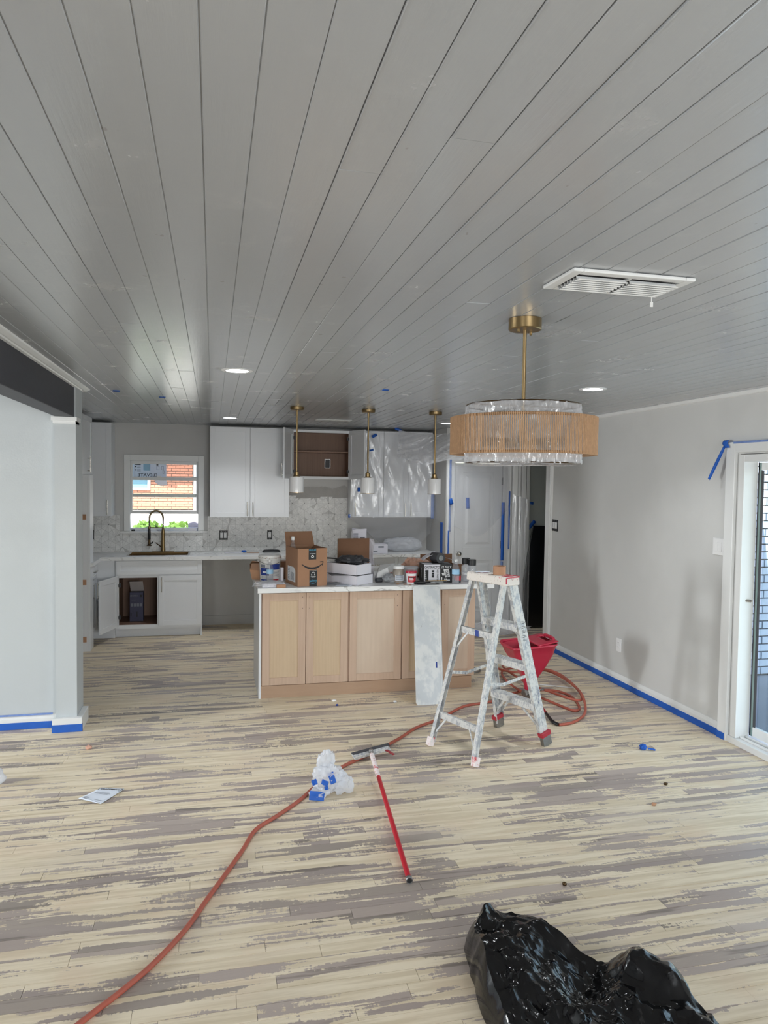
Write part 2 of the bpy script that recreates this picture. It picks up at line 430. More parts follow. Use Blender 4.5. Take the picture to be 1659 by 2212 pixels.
MAT = dict(
    wall=wall_paint('warm_grey_wall_paint', (207, 207, 205)), wall_side=wall_paint('pale_grey_wall_paint', (192, 197, 199)),
    wall_hall=wall_paint('grey_green_hall_paint', (176, 182, 178)), wall_kit=wall_paint('kitchen_grey_paint', (196, 195, 193)),
    ceiling=M_ceiling(), floor=M_floor(),
    trim=plain('white_trim_paint', (226, 227, 226), .35, var=.03, vscale=3), cab=plain('white_cabinet_lacquer', (224, 226, 229), .3, var=.02, vscale=2),
    cabin=M_wood('cabinet_interior_ply', (120, 92, 76), (146, 116, 98)), maple=M_wood('unfinished_maple_frame', (182, 154, 133), (205, 178, 156)),
    maple_panel=M_wood('unfinished_maple_panel', (188, 162, 132), (211, 187, 157), (9, 9, .9)), maple_pale=M_wood('unfinished_birch_panel', (192, 170, 150), (210, 190, 170), (5, 5, .8)),
    toe=M_wood('unfinished_maple_toe_kick', (164, 134, 110), (184, 154, 128), (.8, 7, 7)),
    quartz=M_marble('white_veined_quartz', (228, 228, 227), (168, 166, 164), 3.0), tile=M_tile(), grout=plain('grey_thinset', (176, 174, 171), .8, var=.1, vscale=12, bscale=40, bstr=.4),
    brass=plain('aged_brass', (150, 128, 92), .36, 1.0, var=.1, vscale=20), brass_dk=plain('dark_brass', (96, 78, 56), .4, 1.0, var=.1, vscale=14),
    chrome=plain('satin_nickel', (190, 186, 180), .25, 1.0, var=.03), steel=plain('galvanised_metal', (150, 150, 150), .4, 1.0, var=.2, vscale=30),
    beam=plain('charcoal_stained_beam', (58, 59, 66), .55, var=.35, vscale=5, bscale=24, bstr=.4, stretch=(1, .25, 1)),
    tape=plain('blue_masking_tape', (26, 92, 186), .6, var=.1, vscale=30), tape_pale=plain('paint_dusted_masking_tape', (122, 146, 200), .6, var=.25, vscale=30),
    black=plain('black_plastic', (24, 24, 26), .4, var=.05), dark=plain('dark_grey_plastic', (62, 62, 66), .5, var=.1),
    white=plain('white_plastic', (232, 232, 232), .35, var=.02), white_gl=plain('opal_white_glass', (236, 236, 238), .15, var=0),
    rope=plain('natural_jute_cord', (182, 146, 112), .85, var=.2, vscale=60, bscale=200, bstr=.5), 
    film=M_film('clear_polythene_sheet', .22, streak=.6), film_hv=M_film('crinkled_polythene_wrap', .42, (248, 249, 252), .10, 26, .9, 1.5, 14, .42), film_lamp=M_film('lamp_polythene_wrap', .33, (248, 249, 252), .10, 30, .9, 1.5, 16, .42), film_thin=M_film('thin_polythene_drape', .20, crink=16, streak=.3),
    bottle=M_film('clear_bottle_plastic', .14, (225, 230, 236), .08, 14, .2, .1), glass=M_glass('window_glass', (.96, .98, .97), .01), glass_dk=M_glass('door_glass', (.86, .93, .93), .03),
    card=plain('corrugated_cardboard', (164, 124, 96), .8, var=.08, vscale=8, bscale=3, bstr=.05, stretch=(1, 1, 1)), card_in=plain('cardboard_inside', (136, 100, 76), .85, var=.08, vscale=8),
    card_white=plain('white_box_card', (226, 224, 232), .5, var=.02), paper=plain('printed_paper', (222, 228, 238), .7, var=.03), kraft=plain('kraft_paper', (176, 134, 104), .8, var=.12, vscale=14),
    ink=plain('black_ink', (30, 30, 34), .6, var=0), ink_grey=plain('grey_ink', (120, 124, 134), .6, var=0), ink_blue=plain('blue_ink', (38, 62, 140), .5, var=.05), ink_teal=plain('teal_ink', (70, 150, 180), .5, var=0),
    ink_white=plain('white_ink', (228, 228, 228), .5, var=0), ink_red=plain('red_ink', (196, 30, 44), .45, var=.05), ink_lblue=plain('light_blue_ink', (160, 204, 236), .45, var=.08),
    red=plain('red_plastic', (178, 36, 62), .3, var=.08, vscale=9), red_dk=plain('dark_red_paint', (150, 26, 40), .35, var=.1), redpole=M_speckle('red_pole_paint', (186, 22, 42), (236, 226, 222), (180, 20, 40), .35, 0, .70, 40, .9),
    redpole_w=M_speckle('paint_caked_pole', (190, 40, 55), (232, 220, 218), (190, 30, 45), .7, 0, .44, 30, .62),
    hose=plain('orange_rubber_hose', (170, 88, 70), .5, var=.12, vscale=12), ladder=M_speckle('paint_spattered_aluminium', (168, 170, 175), (206, 205, 201), (88, 84, 80), .5, .35, .49, 70, .675),
    ladder_cap=M_speckle('paint_caked_ladder_cap', (196, 44, 64), (222, 215, 208), (112, 92, 86), .7, 0, .385, 60, .645), ladder_red=plain('red_ladder_band', (168, 36, 52), .5, var=.15, vscale=20),
    board=M_speckle('paint_smeared_board', (194, 197, 199), (215, 215, 213), (128, 128, 130), .6, 0, .49, 12, .715),
    trash=plain('black_bin_liner', (10, 10, 12), .13, var=0, bscale=26, bstr=.35, spec=.42), trash_hall=plain('black_plastic_sheeting', (8, 9, 14), .25, var=0, bscale=12, bstr=.3),
    bag_white=M_film('white_carrier_film', .62, (244, 246, 250), .25, 24, .5, .3), peach=plain('crumpled_peach_bag', (206, 160, 138), .5, var=.12, vscale=8), greybag=M_film('grey_carrier_film', .75, (190, 192, 196), .3, 30, .4, .3),
    led=M_emit('led_panel', (236, 246, 255), 14.0), bucket_white=plain('bucket_plastic', (222, 222, 220), .35, var=.04), murk=plain('cloudy_jar_contents', (150, 140, 130), .3, var=.15, vscale=18),
    bronze=plain('bronze_sink', (140, 112, 74), .3, .9, var=.08, vscale=6), yellow=plain('bare_wood_stick', (206, 164, 88), .6, var=.1), navy=plain('slate_blue_card', (66, 66, 92), .6, var=.06), 
    brick=plain('red_house_brick', (196, 138, 116), .85, var=.3, vscale=.8, bscale=30, bstr=.3), mortar=plain('weathered_mortar', (120, 112, 106), .9, var=.05), brick_white=plain('painted_white_brick', (178, 192, 212), .6, var=.06, vscale=14, bscale=20, bstr=.3),
    concrete=plain('patio_concrete', (150, 156, 166), .8, var=.12, vscale=2), drive=plain('light_concrete', (214, 210, 204), .9, var=.06, vscale=1), shutter=plain('blue_grey_glazing', (120, 158, 178), .2, var=.15, vscale=1.5), teal=plain('green_tinted_frame', (128, 150, 148), .4, var=.05),  # drive: light concrete for the ground and garden bed
    leaf=plain('shrub_leaf', (92, 130, 52), .6, var=.3, vscale=14), stone=plain('garden_stone', (168, 162, 168), .9, var=.2, vscale=8), soffit=plain('white_soffit', (228, 228, 226), .6, var=.02), gutter=plain('grey_gutter', (128, 130, 134), .5, var=.04), rooftile=plain('asphalt_roof', (92, 90, 90), .9, var=.1),
)

# ---------------------------------------------------------------- the setting
CEIL = 2.48
FL = MB(); FL.box(-6.0, 3.6, -2.5, 9.2, -.12, -.006); FL.box(3.6, 5.2, 7.2, 8.5, -.12, -.006)
floor = struct(FL, 'floor', MAT['floor'])
rng = random.Random(11)
rows = []; BW = 0.0705; y = 1.75; k = 0
boards = []
while y < 9.2:
    spans = [(-2.15, 3.6)]
    if y > 7.3 and y < 8.42: spans = [(-1.86, 5.2)]
    elif y > 5.7: spans = [(-1.86, 3.6)]
    for a, b in spans:
        x = a - rng.uniform(0, .9)
        while x < b:
            L = rng.choice([.35, .5, .62, .8, .95, 1.2, 1.45]) * rng.uniform(.85, 1.15)
            x0, x1 = max(a, x), min(b, x + L)
            if x1 - x0 > .03: boards.append((y, x0, x1))
            x += L
    y += BW
def one_board(mb, y, x0, x1):
    mb.tone = rng.random(); h = rng.uniform(-.0005, .0006)
    mb.box(x0 + .0007, x1 - .0007, y + .0009, y + BW - .0009, -.006, h)
boards.sort(key=lambda b: b[0] - .05 * (b[2] - b[1]))
for (yy, x0, x1) in boards[:300]:
    m = MB(); one_board(m, yy, x0, x1)
    build(m, 'floor_board', MAT['floor'], floor, world=False, tone=True, fixn=False)
m = MB()
for (yy, x0, x1) in boards[300:]: one_board(m, yy, x0, x1)
o = build(m, 'floor_boards_beyond', MAT['floor'], floor, world=False, tone=True, fixn=False); o['kind'] = 'stuff'

m = MB(); m.box(-6.0, 5.2, -2.5, 9.2, CEIL + .0034, CEIL + .1)
ceiling = struct(m, 'ceiling', MAT['ceiling'])
PW = .0925; xk = -.2065 - 18 * PW
rng2 = random.Random(5)
while xk < 3.6:
    y0 = 5.76 if xk < -.98 else -.3
    ys = [y0]
    t = y0 + rng2.uniform(1.0, 4.2)
    while t < 9.0:
        ys.append(t); t += rng2.uniform(2.4, 5.2)
    ys.append(9.2)
    for a, b in zip(ys[:-1], ys[1:]):
        m = MB(); m.tone = rng2.random(); h = rng2.uniform(-.0007, .0011)
        g0 = rng2.uniform(.0003, .0011); x0, x1 = xk + g0, min(3.6, xk + PW - g0); z = CEIL + h; c = rng2.uniform(.0006, .0018)
        if x1 - x0 < .02: continue
        tl = rng2.uniform(-.0005, .0005)
        pr = [(x0, CEIL + .0035), (x0, z + c + tl), (x0 + c, z + tl), (x1 - c, z - tl), (x1, z + c - tl), (x1, CEIL + .0035)]
        if xk > .2 and rng2.random() < .75:      # ridge of paint along the joint
            bh = rng2.uniform(.0007, .0018); pr = pr[:2] + [(x0 + .0003, z - bh), (x0 + .0017, z - bh), (x0 + .0034, z + tl)] + pr[3:]
        m.prism(pr, 1.0, lambda p, q, t, a=a, b=b: (p, a + .0007 + t * (b - a - .0014), q))
        build(m, 'ceiling_plank', MAT['ceiling'], ceiling, world=False, tone=True)
    xk += PW

def wall_with_hole(name, mat, ax, a0, a1, t0, t1, z0, z1, h):
    """ax 'x': wall runs along x, thickness t in y; h = (b0,b1,zb,zt) opening"""
    m = MB()
    def bx(p, q, r, s):
        if q - p > 1e-4 and s - r > 1e-4:
            if ax == 'x': m.box(p, q, t0, t1, r, s)
            else: m.box(t0, t1, p, q, r, s)
    if h is None: bx(a0, a1, z0, z1)
    else:
        b0, b1, zb, zt = h
        bx(a0, b0, z0, z1); bx(b1, a1, z0, z1); bx(b0, b1, z0, zb); bx(b0, b1, zt, z1)
    return struct(m, name, mat)
wall_back = wall_with_hole('wall_back', MAT['wall_kit'], 'x', -1.98, 2.9, 9.2, 9.36, 0, CEIL + .02, (-1.02, -.125, 1.17, 2.085))
m = MB(); m.box(3.6, 3.74, -2.5, 2.3, 0, CEIL + .02); m.box(3.6, 3.74, 4.36, 7.30, 0, CEIL + .02); m.box(3.6, 3.74, 2.3, 4.36, 2.045, CEIL + .02); m.box(3.6, 3.74, 7.30, 8.4, 2.10, CEIL + .02)
wall_right = struct(m, 'wall_right', MAT['wall'])
wall_with_hole('wall_left', MAT['wall_side'], 'x', -6.0, -1.085, 5.60, 5.76, 0, CEIL + .02, None)
m = MB(); m.box(-1.085, -.945, 5.50, 5.76, 0, 2.235); m.box(-.985, -.945, 5.50, 5.76, 2.235, CEIL + .02); m.box(-1.085, -.985, 5.60, 5.76, 2.235, CEIL + .02)
struct(m, 'wall_pillar', MAT['wall_side'])
wall_with_hole('wall_kitchen_left', MAT['wall_kit'], 'y', 5.76, 9.36, -1.98, -1.86, 0, CEIL + .02, None)
m = MB(); m.box(2.77, 2.885, 8.40, 8.50, 0, CEIL + .02); m.box(2.885, 3.505, 8.40, 8.50, 2.065, CEIL + .02); m.box(3.505, 3.86, 8.40, 8.50, 0, CEIL + .02); m.box(2.77, 2.85, 8.50, 9.2, 0, CEIL + .02)
struct(m, 'wall_pantry', MAT['wall_kit'])
m = MB(); m.box(3.86, 5.2, 8.42, 8.50, 0, CEIL + .02); m.box(5.2, 5.3, 7.2, 8.5, 0, CEIL + .02); m.box(3.74, 5.2, 7.18, 7.30, 0, CEIL + .02)
struct(m, 'wall_hall', MAT['wall_hall'])
m = MB()
for a, b in ((-6.12, -4.4), (-2.2, .5), (2.7, 3.74)): m.box(a, b, -2.62, -2.5, 0, CEIL + .02)
for a, b in ((-4.4, -2.2), (.5, 2.7)): m.box(a, b, -2.62, -2.5, 0, .8); m.box(a, b, -2.62, -2.5, 2.1, CEIL + .02)
struct(m, 'wall_front', MAT['wall'])
wall_with_hole('wall_side_room', MAT['wall_side'], 'y', -2.5, 5.76, -6.12, -6.0, 0, CEIL + .02, (3.45, 4.95, .7, 2.0))
# window frames of the three openings out of view
for i, (x0, x1) in enumerate(((-4.4, -2.2), (.5, 2.7))):  # first frame belongs to the unseen window added for the side-room wall's light
    m = MB(); xm = (x0 + x1) / 2
    rect_frame(m, x0, x1, .8, 2.1, -2.6, -2.54, .05); m.box(xm - .03, xm + .03, -2.6, -2.54, .85, 2.05)
    struct(m, 'window_%d' % (i + 2), MAT['trim'])
m = MB(); rect_frame(m, 3.45, 4.95, .7, 2.0, -6.1, -6.02, .05, ax='y'); m.box(-6.1, -6.02, 4.17, 4.23, .75, 1.95)
struct(m, 'window_4', MAT['trim'])
m = MB(); m.box(-7.0, 5.0, -5.0, 9.9, CEIL + .14, CEIL + .26); struct(m, 'roof', MAT['rooftile'])  # roof slab; unseen front overhang added to keep sun out of the back windows

# boxed beam over the side-room opening, with its moulding
m = MB(); m.box(-1.085, -.955, -2.4, 5.50, 2.245, 2.47)
b = build(m, 'beam', MAT['beam'], bev=.004); tag(b, 'charcoal stained ceiling beam over the opening to the side room, ending at the pillar', 'beam')
m = MB(); m.box(-1.105, -.935, 5.48, 5.64, 2.215, 2.243); m.box(-1.095, -.945, 5.49, 5.63, 2.195, 2.215)
struct(m, 'trim_1', MAT['trim'])
m = MB(); m.prism([(-.955, 2.48), (-.915, 2.48), (-.918, 2.474), (-.93, 2.466), (-.94, 2.455), (-.955, 2.452)], 8.1, lambda p, q, t: (p, -2.4 + t * 1.0 if t > .001 else -2.4, q))
m.prism([(-.955, 2.48), (-.9, 2.48), (-.905, 2.473), (-.928, 2.462), (-.955, 2.458)], 8.24, lambda p, q, t: (p, -2.4 + t, q))
struct(m, 'trim_2', MAT['trim'])
m = MB(); m.prism([(3.6, 2.48), (3.574, 2.48), (3.574, 2.474), (3.584, 2.455), (3.6, 2.45)], 9.8, lambda p, q, t: (p, -2.4 + t, q)); struct(m, 'trim_3', MAT['trim'])

# baseboards
def bb_profile(): return [(0, 0), (.016, 0), (.016, .075), (.011, .088), (.006, .1), (0, .1)]
m = MB(); m.prism(bb_profile(), 1, lambda a, b_, t: (3.6 - a, 4.475 + t * (7.21 - 4.475), b_)); struct(m, 'baseboard_right', MAT['trim'])
m = MB(); m.prism(bb_profile(), 1, lambda a, b_, t: (-6.0 + t * (6.0 - 1.105), 5.60 - a, b_ * 1.0)); struct(m, 'baseboard_left', MAT['trim'])
m = MB(); m.box(-1.105, -.905, 5.46, 5.50, 0, .10); m.box(-.945, -.905, 5.50, 5.74, 0, .10); m.box(-1.105, -1.085, 5.50, 5.60, 0, .10); struct(m, 'baseboard_pillar', MAT['trim'], bev=.003)
m = MB(); m.box(-.1, .49, 9.183, 9.2, .03, .12); struct(m, 'baseboard_back', MAT['wall_kit'])

# cased end of the right wall (opening to the hall)
m = MB(); m.box(3.575, 3.605, 7.215, 7.345, 0, 2.12); m.box(3.58, 3.76, 7.30, 7.322, 0, 2.10); m.box(3.565, 3.577, 7.225, 7.245, 0, 2.12); struct(m, 'trim_4', MAT['trim'], bev=.003)
# casing posts at the pantry corner
m = MB(); m.box(3.625, 3.69, 8.35, 8.40, 0, 2.13); m.box(3.70, 3.735, 8.365, 8.40, 0, 2.13); m.box(3.745, 3.80, 8.35, 8.40, 0, 2.13); m.box(3.815, 3.86, 8.37, 8.42, 0, 2.13); struct(m, 'trim_5', MAT['trim'], bev=.003)

# ---------------- kitchen window (single hung, lower sash pushed up)
win = bpy.data.objects.new('window_1', None); COL.objects.link(win); win.location = (-.57, 9.2, 1.17); win['kind'] = 'structure'
X0, X1 = -1.02, -.125
m = MB()
rect_frame(m, X0 - .02, X1 + .02, 1.179, 2.10, 9.18, 9.30, .07, .07, 0); m.box(X0 + .05, X1 - .05, 9.252, 9.32, 1.165, 1.21)
build(m, 'window_frame', MAT['trim'], win, bev=.003)
m = MB(); m.box(X0 - .065, X1 + .065, 9.155, 9.25, 1.152, 1.178); build(m, 'window_sill', MAT['quartz'], win, bev=.003)
def sash(y, z0, z1, nm):
    a, b_ = X0 + .05, X1 - .05
    m = rect_frame(MB(), a, b_, z0, z1, y, y + .028, .022, .040, .040)
    s_ = build(m, nm, MAT['trim'], win, bev=.002)
    m = MB(); m.box(a + .018, b_ - .018, y + .012, y + .015, z0 + .03, z1 - .03); build(m, 'pane', MAT['glass'], s_)
    return s_
up = sash(9.26, 1.588, 2.03, 'upper_sash')
lo = sash(9.225, 1.385, 1.835, 'lower_sash')
m = MB(); m.box(-.665, -.61, 9.215, 9.235, 1.835, 1.848); m.box(-.25, -.19, 9.215, 9.235, 1.835, 1.846); build(m, 'sash_latch', MAT['trim'], win, bev=.003)

# ---------------- sliding glass door (right wall)
dr = bpy.data.objects.new('door_1', None); COL.objects.link(dr); dr.location = (3.6, 3.3, 0); dr['kind'] = 'structure'
m = rect_frame(MB(), 2.2, 4.475, 0, 2.13, 3.572, 3.5995, .09, .075, 0, ax='y'); build(m, 'door_casing', MAT['trim'], dr, bev=.003)
m = MB(); rect_frame(m, 2.3, 4.358, .046, 2.04, 3.586, 3.699, .053, .05, 0, ax='y'); build(m, 'door_jamb', MAT['trim'], dr, bev=.002)
m = MB(); m.box(3.575, 3.76, 2.3, 4.385, 0, .045); m.box(3.62, 3.635, 2.36, 4.30, .045, .06); m.box(3.665, 3.68, 2.36, 4.30, .045, .06); build(m, 'door_sill', MAT['trim'], dr, bev=.003)
def slider(x, y0, y1, nm, w=.058):
    m = MB()
    rect_frame(m, y0, y1, .062, 1.985, x, x + .03, w, .055, .07, ax='y')
    p = build(m, nm, MAT['trim'], dr, bev=.003)
    m = MB(); m.box(x + .012, x + .018, y0 + w - .01, y1 - w + .01, .12, 1.94); build(m, 'pane', MAT['glass_dk'], p)
    return p
s1 = build(MB().box(3.700, 3.73, 3.28, 4.304, .062, .128).box(3.700, 3.73, 3.28, 4.304, 1.932, 1.985).box(3.700, 3.73, 3.28, 3.33, .128, 1.932), 'fixed_glass_panel', MAT['trim'], dr, bev=.003)
m = MB(); m.box(3.712, 3.717, 3.32, 4.250, .12, 1.94); build(m, 'pane', MAT['glass_dk'], s1)
s2 = slider(3.66, 2.36, 3.36, 'sliding_glass_panel')
m = MB(); m.box(3.700, 3.706, 4.290, 4.3035, .062, 1.985); m.box(3.700, 3.706, 4.252, 4.272, .13, 1.93); build(m, 'painted_stile_shade', MAT['dark'], dr)  # dark strips paint the shadow on the door's far stile
m = MB(); m.box(3.699, 3.707, 4.2725, 4.2895, .062, 1.985); build(m, 'screen_stile', MAT['teal'], dr)
m = MB(); m.tube([(3.635, 4.318, 1.02), (3.66, 4.285, 1.02)], .011, 10); m.tube([(3.66, 4.285, 1.02), (3.665, 4.278, 1.02)], .006, 8); build(m, 'latch_strike', MAT['chrome'], dr, smooth=40)

# ---------------- pantry door
pd = bpy.data.objects.new('door_2', None); COL.objects.link(pd); pd.location = (3.195, 8.4, 0); pd['kind'] = 'structure'
m = rect_frame(MB(), 2.775, 3.61, 0, 2.15, 8.376, 8.3995, .10, .085, 0); m.box(2.785, 2.80, 8.368, 8.3755, 0, 2.14); m.box(3.585, 3.60, 8.368, 8.3755, 0, 2.14); build(m, 'door_casing', MAT['trim'], pd, bev=.003)
m = MB(); dx0, dx1 = 2.889, 3.501
zs = [.012, .24, .80, .93, 1.10, 1.83, 2.055]
st = .105; mid = (dx0 + dx1) / 2
for (a, b_, c, d) in ((dx0, dx0 + st, .012, 2.055), (dx1 - st, dx1, .012, 2.055), (dx0 + st, dx1 - st, .012, .22), (dx0 + st, dx1 - st, .86, 1.02), (dx0 + st, dx1 - st, 1.94, 2.055)):
    m.box(a, b_, 8.405, 8.44, c, d)
m.box(dx0 + st, dx1 - st, 8.418, 8.43, .22, 1.94)
ds = build(m, 'door_leaf', MAT['trim'], pd, bev=.004)
for (z0, z1) in ((.22, .86), (1.02, 1.94)):
    m = MB(); a, b_ = dx0 + st, dx1 - st; g = .035
    m._add([(a + g, 8.418, z0 + g), (b_ - g, 8.418, z0 + g), (b_ - g, 8.418, z1 - g), (a + g, 8.418, z1 - g), (a + g + .03, 8.408, z0 + g + .03), (b_ - g - .03, 8.408, z0 + g + .03), (b_ - g - .03, 8.408, z1 - g - .03), (a + g + .03, 8.408, z1 - g - .03)],
           [(0, 1, 5, 4), (1, 2, 6, 5), (2, 3, 7, 6), (3, 0, 4, 7), (4, 5, 6, 7)])
    build(m, 'raised_panel', MAT['trim'], ds, fixn=False)
m = MB(); m.lathe([(.0, 0), (.03, 0), (.03, .006), (.012, .012), (.011, .03), (.025, .04), (.031, .052), (.028, .064), (.015, .072), (0, .074)], (2.938, 8.405, .945), 20, axis=Matrix.Rotation(radians(90), 4, 'X'), cap0=False, cap1=False)
build(m, 'door_knob', MAT['chrome'], ds, smooth=50)
for z in (.25, 1.05, 1.84):
    m = MB(); m.box(3.494, 3.512, 8.396, 8.408, z - .045, z + .045); m.tube([(3.503, 8.394, z - .045), (3.503, 8.394, z + .045)], .006, 8); build(m, 'hinge', MAT['dark'], ds)

# ---------------- outside: neighbour's brick house, ground, shrubs, patio wall
m = MB(); m._add([(-14, 9.4, -.05), (10, 9.4, -.05), (10, 12.5, .05), (-14, 12.5, .05), (10, 19.8, .98), (-14, 19.8, .98)], [(0, 1, 2, 3), (3, 2, 4, 5)])
struct(m, 'ground', MAT['drive'], fixn=False)
nb = thing('neighbour_house', 'brick house with blue windows seen through the kitchen window', 'house', (-1.2, 20.0, .95))
m = MB(); m.box(-6, 5, 20.02, 20.3, .6, 3.6); build(m, 'wall_backing', MAT['mortar'], nb)
# bricks in the strip that the window shows
BL, BH, G = .203, .061, .012
def bricks(x0, x1, z0, z1, y, mat, par, L, H, soldier=False, holes=()):
    i = 0; z = z0; base = None
    if soldier:
        x = x0
        while x < x1:
            m = MB(); m.box(0, H, 0, .03, 0, L)
            o = build(m, 'brick', mat, par, world=False) if base is None else None
            if base is None: base = o
            else: o = base.copy(); COL.objects.link(o)
            o.parent = par; o.location = Vector((x, y, z0)) - origin_of(par); x += H + G
        return
    while z < z1:
        x = x0 - (L + G) / 2 * (i % 2)
        while x < x1:
            a, b_ = max(x0, x), min(x1, x + L)
            if b_ - a > .03 and not any(h[0] < (a + b_) / 2 < h[1] and h[2] < z + H / 2 < h[3] for h in holes):
                full = abs((b_ - a) - L) < 1e-3
                if full and base is not None: o = base.copy(); COL.objects.link(o)
                else:
                    m = MB(); m.box(0, b_ - a, 0, .03, 0, H); o = build(m, 'brick', mat, par, world=False)
                    if full: base = o
                o.parent = par; o.location = Vector((a, y - random.uniform(0, .006), z)) - origin_of(par)
            x += L + G
        z += H + G; i += 1
bricks(-2.35, -.52, 1.0, 2.2, 20.0, MAT['brick'], nb, BL, BH, holes=((-2.6, -1.62, 1.52, 2.6),))
bricks(-1.52, -.52, 2.22, 2.4, 20.0, MAT['brick'], nb, BL, BH, soldier=True)
for (xa, xb, za, zb) in ((-2.75, -1.60, 1.50, 2.30), (-.50, .6, .95, 2.35)):
    m = rect_frame(MB(), xa, xb, za, zb, 19.95, 20.01, .07, .06, .06); f = build(m, 'window', MAT['trim'], nb)
    m = MB(); m.box(xa + .05, xb - .05, 19.99, 20.0, za + .05, zb - .05); build(m, 'pane', MAT['shutter'], f)
m = MB(); m.box(-6, 5, 19.3, 20.1, 2.46, 2.50); build(m, 'soffit', MAT['soffit'], nb)
m = MB(); m.box(-6, 5, 19.22, 19.32, 2.44, 2.58); m.bar((-1.9, 19.2, 2.55), (-1.05, 19.26, 2.40), .05, .07); build(m, 'gutter', MAT['gutter'], nb)
m = MB(); m._add([(-6.2, 19.1, 2.58), (5.2, 19.1, 2.58), (5.2, 23, 4.2), (-6.2, 23, 4.2)], [(0, 1, 2, 3)]); build(m, 'roof', MAT['rooftile'], nb, solid=.06)
def shrub(x, y, z, r, label, seed):
    rg = random.Random(seed); m = MB()
    for _ in range(160):
        d = Vector((rg.gauss(0, 1), rg.gauss(0, 1), abs(rg.gauss(0, 1)))).normalized() * r * rg.uniform(.55, 1.0)
        c = Vector((x, y, z)) + Vector((d.x * 1.5, d.y, d.z)); a = rg.uniform(0, 6.28); s_ = rg.uniform(.03, .06)
        e1 = Vector((cos(a), rg.uniform(-.6, .2), sin(a))) * s_; e2 = Vector((-sin(a), rg.uniform(-.5, .5), cos(a))) * s_ * .5
        m._add([c - e1, c + e2, c + e1, c - e2], [(0, 1, 2, 3)])
    m.tube([(x, y, z - .05), (x, y, z + r * .6)], .015, 6)
    o = build(m, 'shrub', MAT['leaf'], fixn=False); tag(o, label, 'shrub', 'low shrubs in the neighbouring yard'); return o
shrub(-.98, 11.9, .95, .19, 'low green shrub outside the kitchen window, leftmost, behind the faucet spout', 1)
shrub(-.52, 12.1, .95, .17, 'low green shrub outside the kitchen window, in the middle beside the stone', 2)
shrub(-.02, 12.0, .95, .19, 'low green shrub outside the kitchen window, at the right jamb', 3)
m = MB(); m.grid(lambda u, v: tuple(Vector((-.28, 11.5, 1.07)) + Vector((cos(2 * pi * u) * sin(pi * v) * .085, sin(2 * pi * u) * sin(pi * v) * .085, -cos(pi * v) * .13)) * (1 + .25 * noise.noise(Vector((cos(2 * pi * u) * sin(pi * v) * 2, sin(2 * pi * u) * sin(pi * v) * 2, cos(pi * v) * 2))))), 20, 12)
o = build(m, 'garden_stone', MAT['stone'], smooth=180); tag(o, 'round grey lilac stone outside the kitchen window', 'stone')
m = MB(); m.box(-3, 2, 11.2, 12.7, -.05, .94); struct(m, 'garden_bed', MAT['drive'])

pw = thing('patio_wall', 'white painted brick wall outside the sliding glass door', 'wall', (6.2, 6.2, -.1))
m = MB(); m.box(4.4, 7.4, 6.21, 6.45, -.1, 2.45); build(m, 'wall_backing', MAT['mortar'], pw)
bricks(5.0, 6.5, -.08, 2.3, 6.175, MAT['brick_white'], pw, .20, .066)
m = MB(); m.box(3.74, 8.5, -2, 7.2, -.3, -.1); struct(m, 'patio', MAT['concrete'])

# ---------------------------------------------------------------- cabinets and kitchen fittings
def shaker(mb, x0, x1, z0, z1, y, t=.02, r=.057, rec=.007):
    """five-piece door, front towards -y at y"""
    rect_frame(mb, x0, x1, z0, z1, y, y + t, r)
    mb.box(x0 + r - .001, x1 - r + .001, y + rec, y + t - rec, z0 + r - .001, z1 - r + .001)
    return mb
def pull(parent, x, y, z0, z1, mat='chrome', horiz=False, **k):
    """bar pull standing off a front at y (towards -y)"""
    m = MB()
    if horiz:
        m.tube([(z0, y - .028, x), (z1, y - .028, x)], .0055, 10)
        for z in (z0 + .02, z1 - .02): m.tube([(z, y, x), (z, y - .028, x)], .0045, 8)
    else:
        m.tube([(x, y - .028, z0), (x, y - .028, z1)], .0055, 10)
        for z in (z0 + .02, z1 - .02): m.tube([(x, y, z), (x, y - .028, z)], .0045, 8)
    return build(m, 'handle', MAT[mat], parent, smooth=40, **k)
def cup_hinges(parent, x, y, zs, sgn, **k):
    for z in zs:
        m = MB(); m.box(x - .018 if sgn < 0 else x, x if sgn < 0 else x + .018, y - .004, y + .03, z - .022, z + .022); m.tube([(x, y - .008, z - .018), (x, y - .008, z + .018)], .008, 8); m.box(x - .006, x + .006, y - .02, y + .004, z - .012, z + .012)
        build(m, 'hinge', MAT['dark'], parent, **k)
DG = .0015
# wall cabinets ---------------------------------------------------
def wall_cab(name, label, x0, x1, z0, z1, doors, hmat='chrome', yf=8.87, group=None):
    t = thing(name, label, 'cabinet', ((x0 + x1) / 2, 9.2, z0), group=group)
    m = MB(); m.box(x0 + .002, x1 - .002, yf + .021, 9.198, z0, z1); build(m, 'carcass', MAT['cab'], t, bev=.001)
    for (a, b, hx) in doors:
        m = shaker(MB(), a + DG, b - DG, z0 + .002, z1 - .002, yf); d = build(m, 'door', MAT['cab'], t, bev=.0012)
        if hx is not None: pull(d, hx, yf, z0 + .018, z0 + .185, hmat)
    return t
wall_cab('wall_cabinet', 'white single-door wall cabinet in the left corner beside the kitchen window', -1.86, -1.14, 1.372, 2.455, [(-1.60, -1.14, -1.185)])
wall_cab('wall_cabinet', 'white two-door wall cabinet to the right of the kitchen window', -.034, .912, 1.362, 2.448, [(-.034, .439, .405), (.439, .912, .473)])
wall_cab('wall_cabinet', 'narrow one-door wall cabinet right of the open cabinet, under plastic sheet', 1.70, 2.095, 1.365, 2.45, [(1.70, 2.095, 1.735)])
